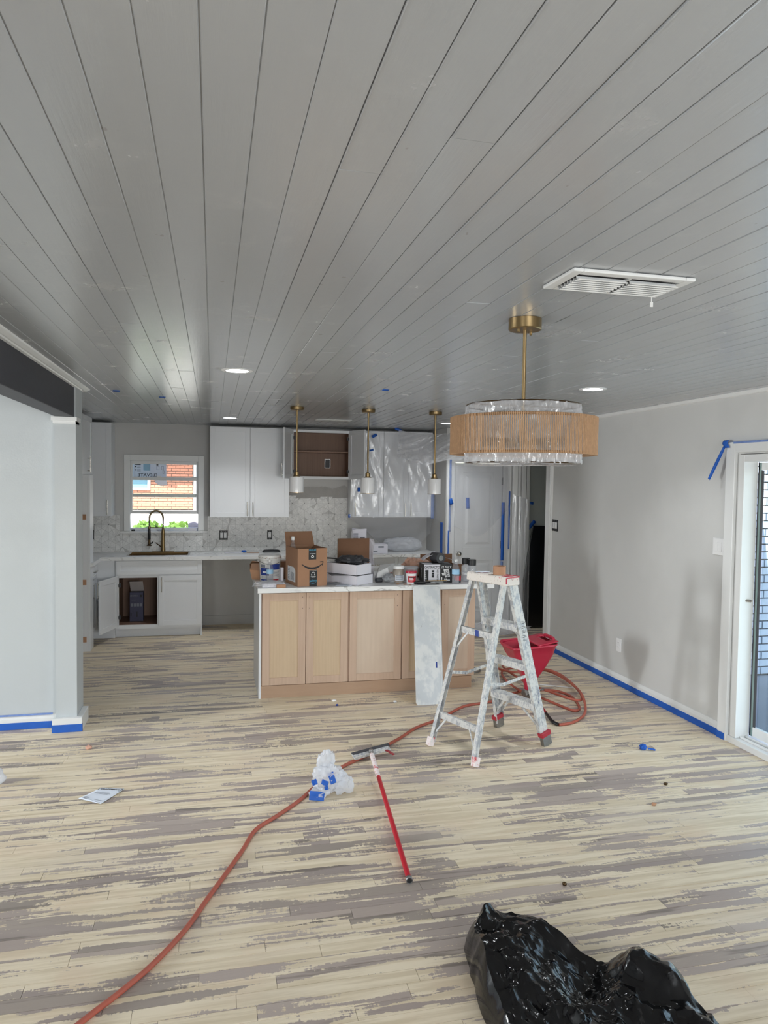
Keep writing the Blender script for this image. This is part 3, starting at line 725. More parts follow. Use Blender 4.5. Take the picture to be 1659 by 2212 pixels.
wall_cab('wall_cabinet', 'two-door wall cabinet behind plastic sheet, next to the pantry wall', 2.098, 2.738, 1.365, 2.45, [(2.098, 2.418, 2.378), (2.418, 2.738, 2.455)])
# open cabinet above the range
t = thing('wall_cabinet', 'short wall cabinet with both doors open and bare brown inside above the range gap', 'cabinet', (1.30, 9.2, 1.835))
x0, x1, z0, z1, yf = .925, 1.68, 1.835, 2.44, 8.87
m = MB(); m.box(x0, x0 + .018, yf + .02, 9.198, z0, z1); m.box(x1 - .018, x1, yf + .02, 9.198, z0, z1); m.box(x0 + .018, x1 - .018, yf + .02, 9.198, z0, z0 + .018); m.box(x0 + .018, x1 - .018, yf + .02, 9.198, z1 - .018, z1); build(m, 'carcass', MAT['cab'], t)
m = MB(); m.box(x0 + .0185, x1 - .0185, 9.17, 9.197, z0 + .0185, z1 - .0185); m.box(x0 + .0185, x0 + .021, yf + .04, 9.17, z0 + .021, z1 - .0185); m.box(x1 - .021, x1 - .0185, yf + .04, 9.17, z0 + .021, z1 - .0185); m.box(x0 + .0185, x1 - .0185, yf + .04, 9.17, z0 + .0185, z0 + .021); m.box(x0 + .021, x1 - .021, yf + .04, 9.17, z1 - .021, z1 - .0185); build(m, 'lining', MAT['cabin'], t)
m = MB(); m.box(x0 + .022, x1 - .022, yf + .07, 9.168, 2.165, 2.183); build(m, 'shelf', MAT['cabin'], t)
m = rect_frame(MB(), x0, x1, z0, z1, yf, yf + .0195, .036, .034, .034); build(m, 'face_frame', MAT['cab'], t, bev=.001)
m = MB(); m.box(1.395, 1.455, 9.162, 9.169, 1.985, 2.085); build(m, 'junction_box', MAT['dark'], t)
m = rect_frame(MB(), 1.387, 1.463, 1.977, 2.093, 9.16, 9.1615, .008); build(m, 'box_rim', MAT['steel'], t)
cup_hinges(t, x0 + .036, yf + .012, (1.93, 2.34), 1); cup_hinges(t, x1 - .036, yf + .012, (1.93, 2.34), -1)
wd = .375; hd = z1 - z0 - .006
m = shaker(MB(), 0, wd, 0, hd, 0); d = build(m, 'door', MAT['cab'], t, world=False, bev=.0012, loc=Vector((.940, 8.879, z0 + .003)) - t.location, rot=(0, 0, -radians(112)))
pull(d, wd - .035, 0, .02, .187, world=False)
m = shaker(MB(), -wd, 0, 0, hd, 0); d = build(m, 'door', MAT['cab'], t, world=False, bev=.0012, loc=Vector((1.665, 8.879, z0 + .003)) - t.location, rot=(0, 0, radians(109)))
m = MB(); m.tube([(1.32, 9.0, z0 + .03), (1.36, 8.97, z0 + .032), (1.40, 9.01, z0 + .03)], .008, 8); o = build(m, 'fixing_ring', MAT['chrome'], smooth=60); tag(o, 'small metal ring lying in the open wall cabinet', 'hardware'); o.location.z -= .001
# over-fridge cabinet, facing +x
t = thing('wall_cabinet', 'shallow view of a white cabinet over the fridge gap, just behind the pillar', 'cabinet', (-1.5, 7.7, 1.845))
m = MB(); m.box(-1.858, -1.272, 7.0, 8.215, 1.845, 2.45); build(m, 'carcass', MAT['cab'], t, bev=.001)
for (a, b, hx) in ((7.005, 7.61, None), (7.61, 8.215, .06)):
    m = shaker(MB(), 0, b - a - .003, 0, .60, 0); d = build(m, 'door', MAT['cab'], t, world=False, bev=.0012, loc=Vector((-1.25, a, 1.848)) - t.location, rot=(0, 0, radians(90)))
    if hx: pull(d, .30, 0, .02, .187, world=False); 
t = thing('fridge_panel', 'tall white end panel beside the empty fridge gap with brown shims', 'panel', (-1.55, 8.10, 0))
m = MB(); m.box(-1.858, -1.262, 7.985, 8.003, .0, 1.843); m.box(-1.2615, -1.238, 7.985, 8.195, 0, 1.843); build(m, 'side_panel', MAT['cab'], t, bev=.001)
for z in (.10, .70, 1.38):
    m = MB(); m.box(-1.31, -1.275, 7.972, 7.984, z, z + .055); build(m, 'shim', MAT['kraft'], t)
# base cabinets ---------------------------------------------------
t = thing('base_cabinet', 'white base cabinet with a drawer and door in the left corner', 'cabinet', (-1.55, 8.4, 0))
m = MB(); m.box(-1.858, -1.285, 8.2, 8.598, .10, .886); m.box(-1.858, -1.335, 8.2, 8.598, 0, .0995); m.box(-1.2845, -1.074, 8.602, 8.62, .10, .886); m.box(-1.858, -1.074, 8.6205, 9.198, .0, .884); build(m, 'carcass', MAT['cab'], t, bev=.001)
m = shaker(MB(), 0, .385, 0, .165, 0, r=.035); d = build(m, 'drawer', MAT['cab'], t, world=False, bev=.0012, loc=Vector((-1.262, 8.205, .702)) - t.location, rot=(0, 0, radians(90))); pull(d, .083, 0, .12, .27, horiz=True, world=False)
m = shaker(MB(), 0, .385, 0, .565, 0); d = build(m, 'door', MAT['cab'], t, world=False, bev=.0012, loc=Vector((-1.262, 8.205, .13)) - t.location, rot=(0, 0, radians(90))); pull(d, .05, 0, .37, .54, world=False)
# sink base, left door swung open
t = thing('sink_cabinet', 'white sink base cabinet with its left door open under the bronze sink', 'cabinet', (-.595, 8.9, 0))
x0, x1 = -1.07, -.117
m = MB(); m.box(x0, x0 + .018, 8.62, 9.19, .10, .886); m.box(x1 - .018, x1, 8.601, 9.19, 0, .886); m.box(x0 + .018, x1 - .018, 9.17, 9.19, .10, .886)
build(m, 'carcass', MAT['cab'], t)
m = MB(); m.box(x0 + .0185, x1 - .0185, 8.621, 9.169, .13, .148); m.box(x0 + .0185, x0 + .022, 8.621, 9.165, .149, .70); m.box(x1 - .022, x1 - .0185, 8.621, 9.165, .149, .70); m.box(x0 + .0185, x1 - .0185, 9.155, 9.169, .149, .70); build(m, 'lining', MAT['cabin'], t)
m = MB(); m.box(x0, x0 + .04, 8.601, 8.6195, .10, .886); m.box(x0 + .04, x1 - .0185, 8.601, 8.6195, .10, .145); m.box(x0 + .04, x1 - .0185, 8.601, 8.6195, .685, .886); m.box(-.615, -.585, 8.602, 8.6195, .145, .685); build(m, 'face_frame', MAT['cab'], t)
m = MB(); m.box(x0 - .21, x1 - .018, 8.665, 8.68, 0, .0995); build(m, 'toe_kick', MAT['cab'], t)
m = shaker(MB(), x0 + .012, x1 + .0, .722, .879, 8.581, r=.05); build(m, 'false_drawer_front', MAT['cab'], t, bev=.0012)
m = shaker(MB(), -.598, x1, .132, .708, 8.581); d = build(m, 'door', MAT['cab'], t, bev=.0012); pull(d, -.562, 8.581, .52, .69)
m = shaker(MB(), 0, .452, 0, .576, 0); d = build(m, 'door', MAT['cab'], t, world=False, bev=.0012, loc=Vector((-1.052, 8.598, .132)) - t.location, rot=(0, 0, -radians(107)))
pull(d, .415, 0, .385, .555, world=False)
cup_hinges(t, x0 + .04, 8.605, (.235, .60), 1)
t = thing('faucet_box', 'slate blue open carton standing inside the sink cabinet', 'box', (-.86, 8.86, .148))
m = MB(); m.box(-.075, .075, -.06, .06, 0, .34); build(m, 'carton', MAT['navy'], t, world=False, bev=.002)
m = MB(); m._add([(-.075, .058, .34), (.075, .058, .34), (.062, .03, .455), (-.088, .03, .455)], [(0, 1, 2, 3)]); build(m, 'flap', plain('pale_flap', (176, 168, 166), .7), t, world=False, solid=.003)
m = MB(); F = frame((-.03, -.0612, .30), (1, 0, 0), (0, 0, 1)); put_text(m, 'MOEN', .026, F, 1.1)
for i in range(4):
    a = -.062 + i * .033; m.box(a, a + .026, -.0615, -.0605, .175, .21)
m.box(-.055, -.01, -.0613, -.0605, .25, .255); build(m, 'print', MAT['ink_grey'], t, world=False, fixn=False)
m = MB(); m.box(.038, .062, -.0615, -.0605, .285, .312); m.box(-.065, -.055, -.0615, -.0605, .06, .10); m.box(.0, .012, -.0615, -.0605, .05, .115); build(m, 'dark_print', MAT['ink'], t, world=False)
m = MB(); m.tube(catmull([(-.30, 9.1, .70), (-.46, 9.05, .62), (-.50, 8.95, .52), (-.44, 8.92, .44), (-.46, 9.08, .38)]), .006, 8); o = build(m, 'supply_hose', MAT['chrome'], smooth=60); tag(o, 'thin water supply hose hanging inside the sink cabinet', 'hose')
for (a, b, lab) in ((.52, .925, 'white base cabinet left of the range gap, behind the island'), (1.70, 2.76, 'white base cabinet under the plastic sheet, behind the island')):
    t = thing('base_cabinet', lab, 'cabinet', ((a + b) / 2, 8.9, 0))
    m = MB(); m.box(a, b, 8.62, 9.198, .10, .886); m.box(a, b, 8.67, 9.198, 0, .0995); build(m, 'carcass', MAT['cab'], t)
    n = 1 if b - a < .6 else 2; w = (b - a) / n
    for i in range(n):
        m = shaker(MB(), a + i * w + DG, a + (i + 1) * w - DG, .722, .879, 8.60, r=.04); d = build(m, 'drawer', MAT['cab'], t, bev=.0012); pull(d, .795, 8.60, a + (i + .5) * w - .08, a + (i + .5) * w + .08, horiz=True)
        m = shaker(MB(), a + i * w + DG, a + (i + 1) * w - DG, .132, .708, 8.60); d = build(m, 'door', MAT['cab'], t, bev=.0012); pull(d, a + i * w + .05, 8.60, .50, .67)
# countertops -----------------------------------------------------
SX0, SX1, SY0, SY1 = -.945, -.275, 8.70, 9.115
m = MB(); zc0, zc1 = .8865, .925
m.box(-1.858, SX0, 8.56, 9.199, zc0, zc1); m.box(SX1, .93, 8.56, 9.199, zc0, zc1); m.box(SX0, SX1, 8.56, SY0, zc0, zc1); m.box(SX0, SX1, SY1, 9.199, zc0, zc1); m.box(-1.858, -1.212, 8.005, 8.56, zc0, zc1)
o = build(m, 'countertop', MAT['quartz']); tag(o, 'L-shaped veined quartz worktop with the bronze sink', 'countertop')
m = MB(); m.box(1.695, 2.768, 8.56, 9.199, zc0, zc1); o = build(m, 'countertop', MAT['quartz'], bev=.002); tag(o, 'veined quartz worktop below the plastic sheet beside the pantry', 'countertop')
# sink
t = thing('kitchen_sink', 'bronze drop-in sink set in the worktop below the window', 'sink', ((SX0 + SX1) / 2, 8.9, .925))
m = rect_frame(MB(), SX0 - .012, SX1 + .012, SY0 - .012, SY1 + .012, 0, 1, .02)   # rim is rebuilt flat below
m = MB()
def flat_frame(mb, x0, x1, y0, y1, w, z0, z1):
    mb.box(x0, x0 + w, y0, y1, z0, z1); mb.box(x1 - w, x1, y0, y1, z0, z1); mb.box(x0 + w, x1 - w, y0, y0 + w, z0, z1); mb.box(x0 + w, x1 - w, y1 - w, y1, z0, z1)
flat_frame(m, SX0 - .014, SX1 + .014, SY0 - .014, SY1 + .012, .022, .9255, .9295); build(m, 'rim', MAT['chrome'], t, bev=.001)
m = MB(); flat_frame(m, SX0 + .002, SX1 - .002, SY0 + .002, SY1 - .002, .004, .70, .925); m.box(SX0 + .006, SX1 - .006, SY0 + .006, SY1 - .006, .70, .706); build(m, 'basin', MAT['bronze'], t)
m = MB(); m.lathe([(0, .7062), (.045, .7062), (.045, .709), (.03, .708), (0, .7075)], (-.61, 8.92, 0), 20, cap0=False, cap1=False); build(m, 'drain', MAT['chrome'], t, smooth=40)
# faucet
t = thing('kitchen_faucet', 'brass spring-neck faucet with pull-down sprayer behind the sink', 'faucet', (-.585, 9.15, .925))
fx, fy = -.585, 9.148
m = MB(); m.box(fx - .13, fx + .13, fy - .03, fy + .03, .9255, .932); build(m, 'deck_plate', MAT['brass'], t, bev=.003)
m = MB(); m.lathe([(.028, .932), (.028, .95), (.024, .99), (.022, 1.06), (.020, 1.12), (.022, 1.16), (.018, 1.20), (.014, 1.215)], (fx, fy, 0), 20); build(m, 'body', MAT['brass'], t, smooth=50)
R_ = .080; arc = [(fx, fy, 1.20), (fx, fy, 1.30)] + [(fx - R_ + R_ * cos(a), fy, 1.335 + R_ * 1.15 * sin(a)) for a in [pi * i / 14 for i in range(15)]] + [(fx - 2 * R_, fy, 1.30), (fx - 2 * R_, fy, 1.21)]
P = catmull(arc, 3)
m = MB(); m.tube(P, .007, 8); build(m, 'inner_hose', MAT['dark'], t, smooth=60)
coil = []; tot = len(P) * 10; 
for i in range(tot):
    f = i / tot * (len(P) - 1); k = int(f); p = P[k].lerp(P[min(k + 1, len(P) - 1)], f - k); tg = (P[min(k + 1, len(P) - 1)] - P[k]).normalized()
    n1 = Vector((0, 1, 0)); n2 = tg.cross(n1); a = i * 2 * pi / 8 ; coil.append(p + (n1 * cos(a) + n2 * sin(a)) * .0115)
m = MB(); m.tube(coil, .0022, 5); build(m, 'spring', MAT['brass'], t, smooth=60)
m = MB(); sx = fx - 2 * R_; m.lathe([(.013, 1.075), (.016, 1.08), (.015, 1.18), (.012, 1.215)], (sx, fy, 0), 16); build(m, 'sprayer_grip', MAT['black'], t, smooth=50)
m = MB(); m.lathe([(.026, 1.0), (.028, 1.006), (.014, 1.02), (.013, 1.075)], (sx, fy, 0), 18); build(m, 'spray_head', MAT['brass_dk'], t, smooth=40)
m = MB(); m.tube([(fx, fy, 1.22), (sx, fy, 1.222)], .005, 8); m.lathe([(.018, 1.21), (.018, 1.235)], (sx, fy, 0), 14); build(m, 'support_arm', MAT['brass'], t, smooth=40)
m = MB(); m.tube([(fx - .02, fy - .005, .985), (fx - .085, fy - .03, 1.04)], .0055, 8); build(m, 'lever', MAT['brass_dk'], t, smooth=40)
m = MB(); m.tube([(sx + .014, fy, 1.03), (sx + .036, fy, 1.035), (sx + .036, fy, 1.05)], .008, 8); build(m, 'spray_button', MAT['black'], t, smooth=40)

# backsplash: pinwheel mosaic, one part per triangle -------------
def clip(poly, x0, x1, z0, z1):
    def cut(P, f, inter):
        out = []
        for i in range(len(P)):
            a, b = P[i - 1], P[i]
            if f(b):
                if not f(a): out.append(inter(a, b))
                out.append(b)
            elif f(a): out.append(inter(a, b))
        return out
    def ix(v): return lambda a, b: (v, a[1] + (b[1] - a[1]) * (v - a[0]) / (b[0] - a[0]))
    def iz(v): return lambda a, b: (a[0] + (b[0] - a[0]) * (v - a[1]) / (b[1] - a[1]), v)
    for f, g in ((lambda p: p[0] >= x0, ix(x0)), (lambda p: p[0] <= x1, ix(x1)), (lambda p: p[1] >= z0, iz(z0)), (lambda p: p[1] <= z1, iz(z1))):
        if not poly: return poly
        poly = cut(poly, f, g)
    return poly
bs = MB()
RG = [(-1.858, -1.085, .926, 1.371), (-1.085, -.06, .926, 1.150), (-.06, .92, .926, 1.361), (.92, 1.70, .62, 1.66)]
for (a, b, c, d) in RG: bs.box(a, b, 9.1945, 9.1995, c, d)
backsplash = build(bs, 'backsplash', MAT['grout']); tag(backsplash, 'white marble pinwheel mosaic backsplash behind the worktop', 'backsplash')
m = MB(); rg = random.Random(3)
def smear(u, v):
    x = .93 + .76 * u; top = 1.735 + .05 * noise.noise(Vector((x * 7, 0, 0))) + .03 * noise.noise(Vector((x * 21, 3, 0)))
    return (x, 9.1935 - .0015 * noise.noise(Vector((x * 20, v * 9, 1))), 1.50 + (top - 1.50) * v)
m.grid(smear, 40, 6); build(m, 'mortar_smear', MAT['grout'], backsplash, smooth=180, fixn=False)
dots = MB(); S = .157; HH = S * sqrt(3) / 2; rt = random.Random(9)
for (a, b, c, d) in RG:
    j0 = int((c - 1.118) / HH) - 2; j1 = int((d - 1.118) / HH) + 2
    for j in range(j0, j1):
        zz = 1.118 + j * HH; ox = -.98 + (S / 2 if j % 2 else 0)
        for i in range(int((a - ox) / S) - 2, int((b - ox) / S) + 2):
            x = ox + i * S
            if a + .01 < x < b - .01 and c + .01 < zz < min(d, 1.58) - .01: dots.lathe([(.0055, 0), (.0045, .0052)], (x, 9.1945, zz), 6, axis=Matrix.Rotation(radians(90), 4, 'X'))
            for tri in (((x, zz), (x + S, zz), (x + S / 2, zz + HH)), ((x + S / 2, zz + HH), (x + S, zz), (x + 1.5 * S, zz + HH))):
                dd = d if c > .7 else 1.60 + .06 * noise.noise(Vector((x * 4.3, 0, 0)))
                cen = (sum(p[0] for p in tri) / 3, sum(p[1] for p in tri) / 3); m = MB(); ok = False
                for k in range(3):
                    p, q = tri[k], tri[(k + 1) % 3]; mid_ = ((p[0] + q[0]) / 2, (p[1] + q[1]) / 2)
                    for w in ((p, mid_, cen), (mid_, q, cen)):
                        g = (sum(z[0] for z in w) / 3, sum(z[1] for z in w) / 3)
                        w2 = [(g[0] + (z[0] - g[0]) * .955, g[1] + (z[1] - g[1]) * .955) for z in w]
                        pl = clip(w2, a + .001, b - .001, c + .001, dd - .001)
                        if len(pl) < 3: continue
                        ok = True; r_ = rt.random(); m.tone = .12 if r_ < .05 else rt.uniform(.45, 1.0)
                        hh = rt.uniform(.0035, .0045)
                        m.prism(pl, 1, lambda A, B, t_, hh=hh: (A, 9.1945 - hh * t_, B))
                if ok: build(m, 'mosaic_tile', MAT['tile'], backsplash, tone=True)
o = build(dots, 'accent_dots', MAT['dark'], backsplash); o['kind'] = 'stuff'
# electrical boxes ------------------------------------------------
def on_back(x, z, y=9.188): return frame((x, y, z), (1, 0, 0), (0, 0, 1))
def on_right(y, z, x=3.599): return frame((x, y, z), (0, -1, 0), (0, 0, 1))
def bare_box(name, label, F, w, h, devs, duplex=False):
    p = F.translation; t = thing(name, label, 'outlet' if duplex else 'switch', tuple(p))
    m = rect_frame(MB(), -w / 2, w / 2, -h / 2, h / 2, 0, .004, .009); m.box(-w / 2 + .009, w / 2 - .009, -.0, .001, -h / 2 + .009, h / 2 - .009)
    G = F @ Matrix(((1, 0, 0, 0), (0, 0, 1, 0), (0, 1, 0, 0), (0, 0, 0, 1)))
    m.xform(G); build(m, 'box_rim', MAT['black'], t)
    n = devs
    for i in range(n):
        cx_ = (i - (n - 1) / 2) * .044
        m = MB(); m.box(cx_ - .0165, cx_ + .0165, .0045, .012, -.034, .034)
        if not duplex: m.box(cx_ - .012, cx_ + .012, .012, .016, -.028, .028)
        m.xform(G); b = build(m, 'receptacle' if duplex else 'rocker_switch', MAT['white'], t, bev=.0015)
        if duplex:
            m = MB()
            for z in (-.018, .018):
                m.box(-.007, -.004, .012, .0125, z, z + .01); m.box(.004, .007, .012, .0125, z, z + .01); m.box(-.002, .002, .012, .0125, z - .009, z - .005)
            m.xform(G); build(m, 'slot', MAT['black'], b)
        m = MB()
        for z in (-.048, .048): m.lathe([(.004, .004), (.004, .008)], (0, 0, 0), 8); m.v[-16:] = [(v[0] + cx_, v[2], v[1] + z) for v in m.v[-16:]]
        m.xform(G); build(m, 'screw', MAT['steel'], t)
    return t
bare_box('light_switch', 'double white switch without a cover plate on the backsplash right of the window', on_back(.132, 1.122), .104, .118, 2)
bare_box('power_outlet', 'duplex outlet without a cover plate on the backsplash left of the shipping box', on_back(.703, 1.124), .062, .118, 1, True)
bare_box('power_outlet', 'dark uncovered outlet at the far left end of the backsplash', on_back(-1.41, 1.135), .062, .118, 1, True)
bare_box('light_switch', 'triple switch without a cover plate beside the hall casing', on_right(7.155, 1.37), .148, .122, 3)
def plate(name, label, cat, F, w, h, devs, duplex=False):
    t = thing(name, label, cat, tuple(F.translation)); G = F @ Matrix(((1, 0, 0, 0), (0, 0, 1, 0), (0, 1, 0, 0), (0, 0, 0, 1)))
    m = MB(); m.box(-w / 2, w / 2, 0, .006, -h / 2, h / 2); m.xform(G); build(m, 'cover_plate', MAT['white'], t, bev=.002)
    for i in range(devs):
        cx_ = (i - (devs - 1) / 2) * .046
        m = MB()
        if duplex:
            for z in (-.02, .02): m.box(cx_ - .014, cx_ + .014, .0062, .009, z - .013, z + .013)
        else: m.box(cx_ - .0165, cx_ + .0165, .0062, .010, -.034, .034)
        m.xform(G); b = build(m, 'receptacle' if duplex else 'rocker_switch', MAT['white'], t, bev=.0015)
        if duplex:
            m = MB()
            for z in (-.02, .02): m.box(-.007, -.005, .009, .0095, z, z + .008); m.box(.005, .007, .009, .0095, z, z + .008)
            m.xform(G); build(m, 'slot', MAT['dark'], b)
plate('power_outlet', 'white covered outlet low on the right wall above the baseboard', 'outlet', on_right(5.835, .362), .075, .120, 1, True)
plate('light_switch', 'double white rocker switch with cover plate left of the glass door', 'switch', on_right(4.552, 1.377), .118, .122, 2)

# island ------------------------------------------------------------
t = thing('kitchen_island', 'unfinished maple island with a quartz top in the middle of the kitchen', 'island', (1.33, 6.4, 0))
m = MB(); m.box(.395, 2.262, 6.021, 6.70, .105, .888); build(m, 'carcass', MAT['maple'], t)
m = MB(); m.box(.375, .3945, 6.0, 6.72, .0, .888); build(m, 'end_panel', MAT['cab'], t, bev=.002)
m = MB(); m.box(.40, 2.245, 6.03, 6.69, 0, .1045); build(m, 'toe_kick', MAT['toe'], t)
m = MB(); m.box(.395, 2.245, 6.004, 6.0295, .0, .104); build(m, 'toe_board', MAT['toe'], t)
for (a, b, pm, holes) in ((.402, .762, 'maple_panel', (.735,)), (.767, 1.122, 'maple_panel', (.795,)), (1.138, 1.592, 'maple_pale', (1.555,)), (1.604, 1.953, 'maple_panel', ()), (1.958, 2.268, 'maple_pale', (1.985,))):
    m = rect_frame(MB(), a, b, .108, .878, 5.999, 6.019, .062); d = build(m, 'door', MAT['maple'], t, bev=.0015)
    m = MB(); m.box(a + .0615, b - .0615, 6.007, 6.014, .1695, .8165); build(m, 'door_panel', MAT[pm], d)
    for hx in holes:
        m = MB()
        for z in (.843, .748): m.lathe([(.003, 0), (.003, .001)], (hx, 5.9987, z), 8, axis=Matrix.Rotation(radians(90), 4, 'X'))
        build(m, 'handle_hole', MAT['black'], d)
m = MB(); m.box(.36, 2.425, 5.945, 6.926, .8885, .93); build(m, 'quartz_top', MAT['quartz'], t, bev=.004)
# lighting ------------------------------------------------------------
for (x, y, lab) in ((.143, 4.51, 'round recessed ceiling light over the walkway, nearest on the left'), (.177, 7.99, 'round recessed ceiling light above the sink run, farthest on the left'), (2.567, 7.77, 'round recessed ceiling light above the plastic-covered wall cabinets'), (2.57, 4.586, 'round recessed ceiling light to the right of the woven chandelier')):
    t = thing('recessed_light', lab, 'ceiling light', (x, y, CEIL), group='recessed ceiling lights')
    m = MB(); m.lathe([(.068, -.002), (.088, -.003), (.095, -.001), (.095, .002), (.068, .002)], (0, 0, -.001), 32, cap0=False, cap1=False); build(m, 'trim_ring', MAT['white'], t, world=False, smooth=40)
    m = MB(); m.lathe([(0, -.0015), (.068, -.0015), (.068, .0015)], (0, 0, -.0012), 32, cap0=False, cap1=False); build(m, 'diffuser', MAT['led'], t, world=False, fixn=False)
    ll = bpy.data.lights.new('led_light', 'AREA'); ll.shape = 'DISK'; ll.size = .13; ll.energy = 7.0; ll.spread = radians(125); ll.color = (.93, .97, 1.0)
    lo_ = bpy.data.objects.new('led_light', ll); COL.objects.link(lo_); lo_.parent = t; lo_.location = (0, 0, -.006)
for i, (x, lab) in enumerate(((.738, 'brass pendant lamp with white glass shade over the island, leftmost of three'), (1.396, 'brass pendant lamp with white glass shade over the island, middle of three'), (2.042, 'brass pendant lamp with white glass shade over the island, rightmost of three'))):
    t = thing('pendant_lamp', lab, 'pendant lamp', (x, 6.55, CEIL), group='pendant lamps over the island')
    m = MB(); m.lathe([(0, -.028), (.055, -.028), (.062, -.022), (.062, 0)], (0, 0, -.002), 28, cap0=False); build(m, 'canopy', MAT['brass'], t, world=False, smooth=40)
    m = MB(); m.lathe([(.008, -.60), (.008, -.075), (.0105, -.074), (.0105, -.03), (.009, -.029)], n=12); build(m, 'rod', MAT['brass'], t, world=False, smooth=40)
    m = MB(); m.lathe([(.033, -.628), (.034, -.622), (.022, -.618), (.022, -.588), (.016, -.586), (.010, -.58)], n=20); build(m, 'collar', MAT['brass'], t, world=False, smooth=40)
    m = MB(); m.lathe([(.0615, -.772), (.063, -.772), (.063, -.640), (.060, -.630), (.03, -.628)], n=32, cap0=False, cap1=False); build(m, 'shade', MAT['white_gl'], t, world=False, smooth=40, solid=.002)
    m = MB(); m.lathe([(.0605, -.7765), (.0645, -.7765), (.0645, -.7725), (.0605, -.7725)], n=32, cap0=False, cap1=False); build(m, 'bottom_ring', MAT['brass'], t, world=False, smooth=40)
# woven chandelier
t = thing('chandelier', 'woven jute drum chandelier wrapped in plastic hanging near the ladder', 'chandelier', (1.222, 2.73, CEIL))
m = MB(); m.lathe([(0, -.044), (.062, -.044), (.066, -.04), (.066, 0)], (0, 0, -.001), 36, cap0=False); cn = build(m, 'canopy', MAT['brass'], t, world=False, smooth=40)
for a in (.6, 3.7): 
    m = MB(); m.lathe([(.004, -.058), (.006, -.056), (.006, -.046), (.003, -.044)], (.045 * cos(a), .045 * sin(a), 0), 10); build(m, 'screw_cap', MAT['brass'], cn, world=False, smooth=40)
m = MB(); m.lathe([(.0075, -.50), (.0075, -.04)], n=14); build(m, 'rod', MAT['brass'], t, world=False, smooth=40)
RD, ZT, ZB = .285, -.402, -.542
m = MB()
for z in (ZT, ZB): m.tube([(RD * cos(2 * pi * k / 72), RD * sin(2 * pi * k / 72), z) for k in range(72)], .0055, 8, closed=True)
build(m, 'hoop', MAT['rope'], t, world=False, smooth=60)
m = MB(); NC = 250; rc = random.Random(2)
for k in range(NC):
    a = 2 * pi * (k + rc.uniform(-.12, .12)) / NC
    p = [(RD * cos(a) * s_, RD * sin(a) * s_, z) for (s_, z) in ((1.024, ZT + .004), (1.026, ZT - .004), (1.022, (ZT + ZB) / 2), (1.026, ZB + .004), (1.024, ZB - .004))]
    m.tube(p, .00215, 5, cap=False)
o = build(m, 'jute_cords', MAT['rope'], t, world=False, smooth=60); o['kind'] = 'stuff'
m = MB()
for a in (.35, 1.6, 2.45, 3.5, 4.9, 5.6): m.bar((RD * cos(a), RD * sin(a), ZB), (RD * cos(a), RD * sin(a), ZT), .006, .004)
build(m, 'frame_strut', MAT['brass_dk'], t, world=False)
m = MB(); m.lathe([(.012, -.515), (.016, -.51), (.016, -.48), (.010, -.475)], n=14)
hub = build(m, 'hub', MAT['brass'], t, world=False, smooth=40)
for k in range(5):
    a = k * 2 * pi / 5 + .5
    d = Vector((cos(a), sin(a), 0)); m = MB(); m.tube([d * .012 + Vector((0, 0, -.495)), d * .06 + Vector((0, 0, -.495))], .006, 8); ar = build(m, 'arm', MAT['brass'], t, world=False, smooth=40)
    m = MB(); m.tube([d * .06 + Vector((0, 0, -.495)), d * .155 + Vector((0, 0, -.495))], .018, 14); build(m, 'lamp_socket', MAT['brass_dk'], ar, world=False, smooth=40)
    m = MB(); m.tube([d * .155 + Vector((0, 0, -.495)), d * .168 + Vector((0, 0, -.495))], .022, 14); build(m, 'socket_rim', MAT['black'], ar, world=False, smooth=40)
def wrap(u, v):
    a = 2 * pi * u
    if v < .12: r = .231 * (v / .12); z = -.586
    elif v > .88: r = .231 * ((1 - v) / .12) * .75 + .231 * .25; z = -.345
    else: r = .231; z = -.583 + (v - .12) / .76 * .236
    cr = ridged((cos(a) * 6, sin(a) * 6, z * 7 + 2 * cos(a)), 4)
    r += (.022 * (cr - .6)) if .12 <= v <= .88 else 0
    return (r * cos(a), r * sin(a), z + .006 * noise.noise(Vector((cos(a) * 4, sin(a) * 4, v * 3))))
m = MB(); m.grid(wrap, 170, 40, closed_u=True); build(m, 'plastic_wrap', MAT['film_lamp'], t, world=False, smooth=35, fixn=False)
m = MB()
for z in (-.348, -.58): m.tube([(.2285 * cos(2 * pi * k / 60), .2285 * sin(2 * pi * k / 60), z) for k in range(60)], .003, 6, closed=True)
m.bar((-.2285, 0, -.348), (.2285, 0, -.348), .006, .003); m.bar((0, -.2285, -.348), (0, .2285, -.348), .006, .003)
build(m, 'inner_frame', MAT['brass_dk'], t, world=False, smooth=40)
# ceiling grilles
t = thing('air_grille', 'large white two-section louvred return grille on the ceiling above the chandelier', 'vent', (1.28, 2.14, CEIL))
m = MB(); flat_frame(m, 1.068, 1.492, 2.035, 2.25, .034, CEIL - .012, CEIL - .001); m.box(1.276, 1.288, 2.07, 2.215, CEIL - .012, CEIL - .003); build(m, 'grille_frame', MAT['trim'], t, bev=.003)
m = MB(); m.box(1.102, 1.458, 2.069, 2.216, CEIL - .0025, CEIL - .0015); build(m, 'painted_duct_shade', MAT['dark'], t)  # dark plate painted in as the shade between the louvres
for (a, b) in ((1.104, 1.275), (1.289, 1.456)):
    for k in range(7):
        y = 2.074 + k * .0205; m = MB(); m.prism([(y, CEIL - .022), (y + .004, CEIL - .0245), (y + .012, CEIL - .021), (y + .0175, CEIL - .010), (y + .0165, CEIL - .0095), (y + .011, CEIL - .019), (y + .004, CEIL - .0225), (y + .001, CEIL - .0205)], 1, lambda p, q, s_, a=a, b=b: (a + s_ * (b - a), p, q)); build(m, 'louvre', MAT['trim'], t)
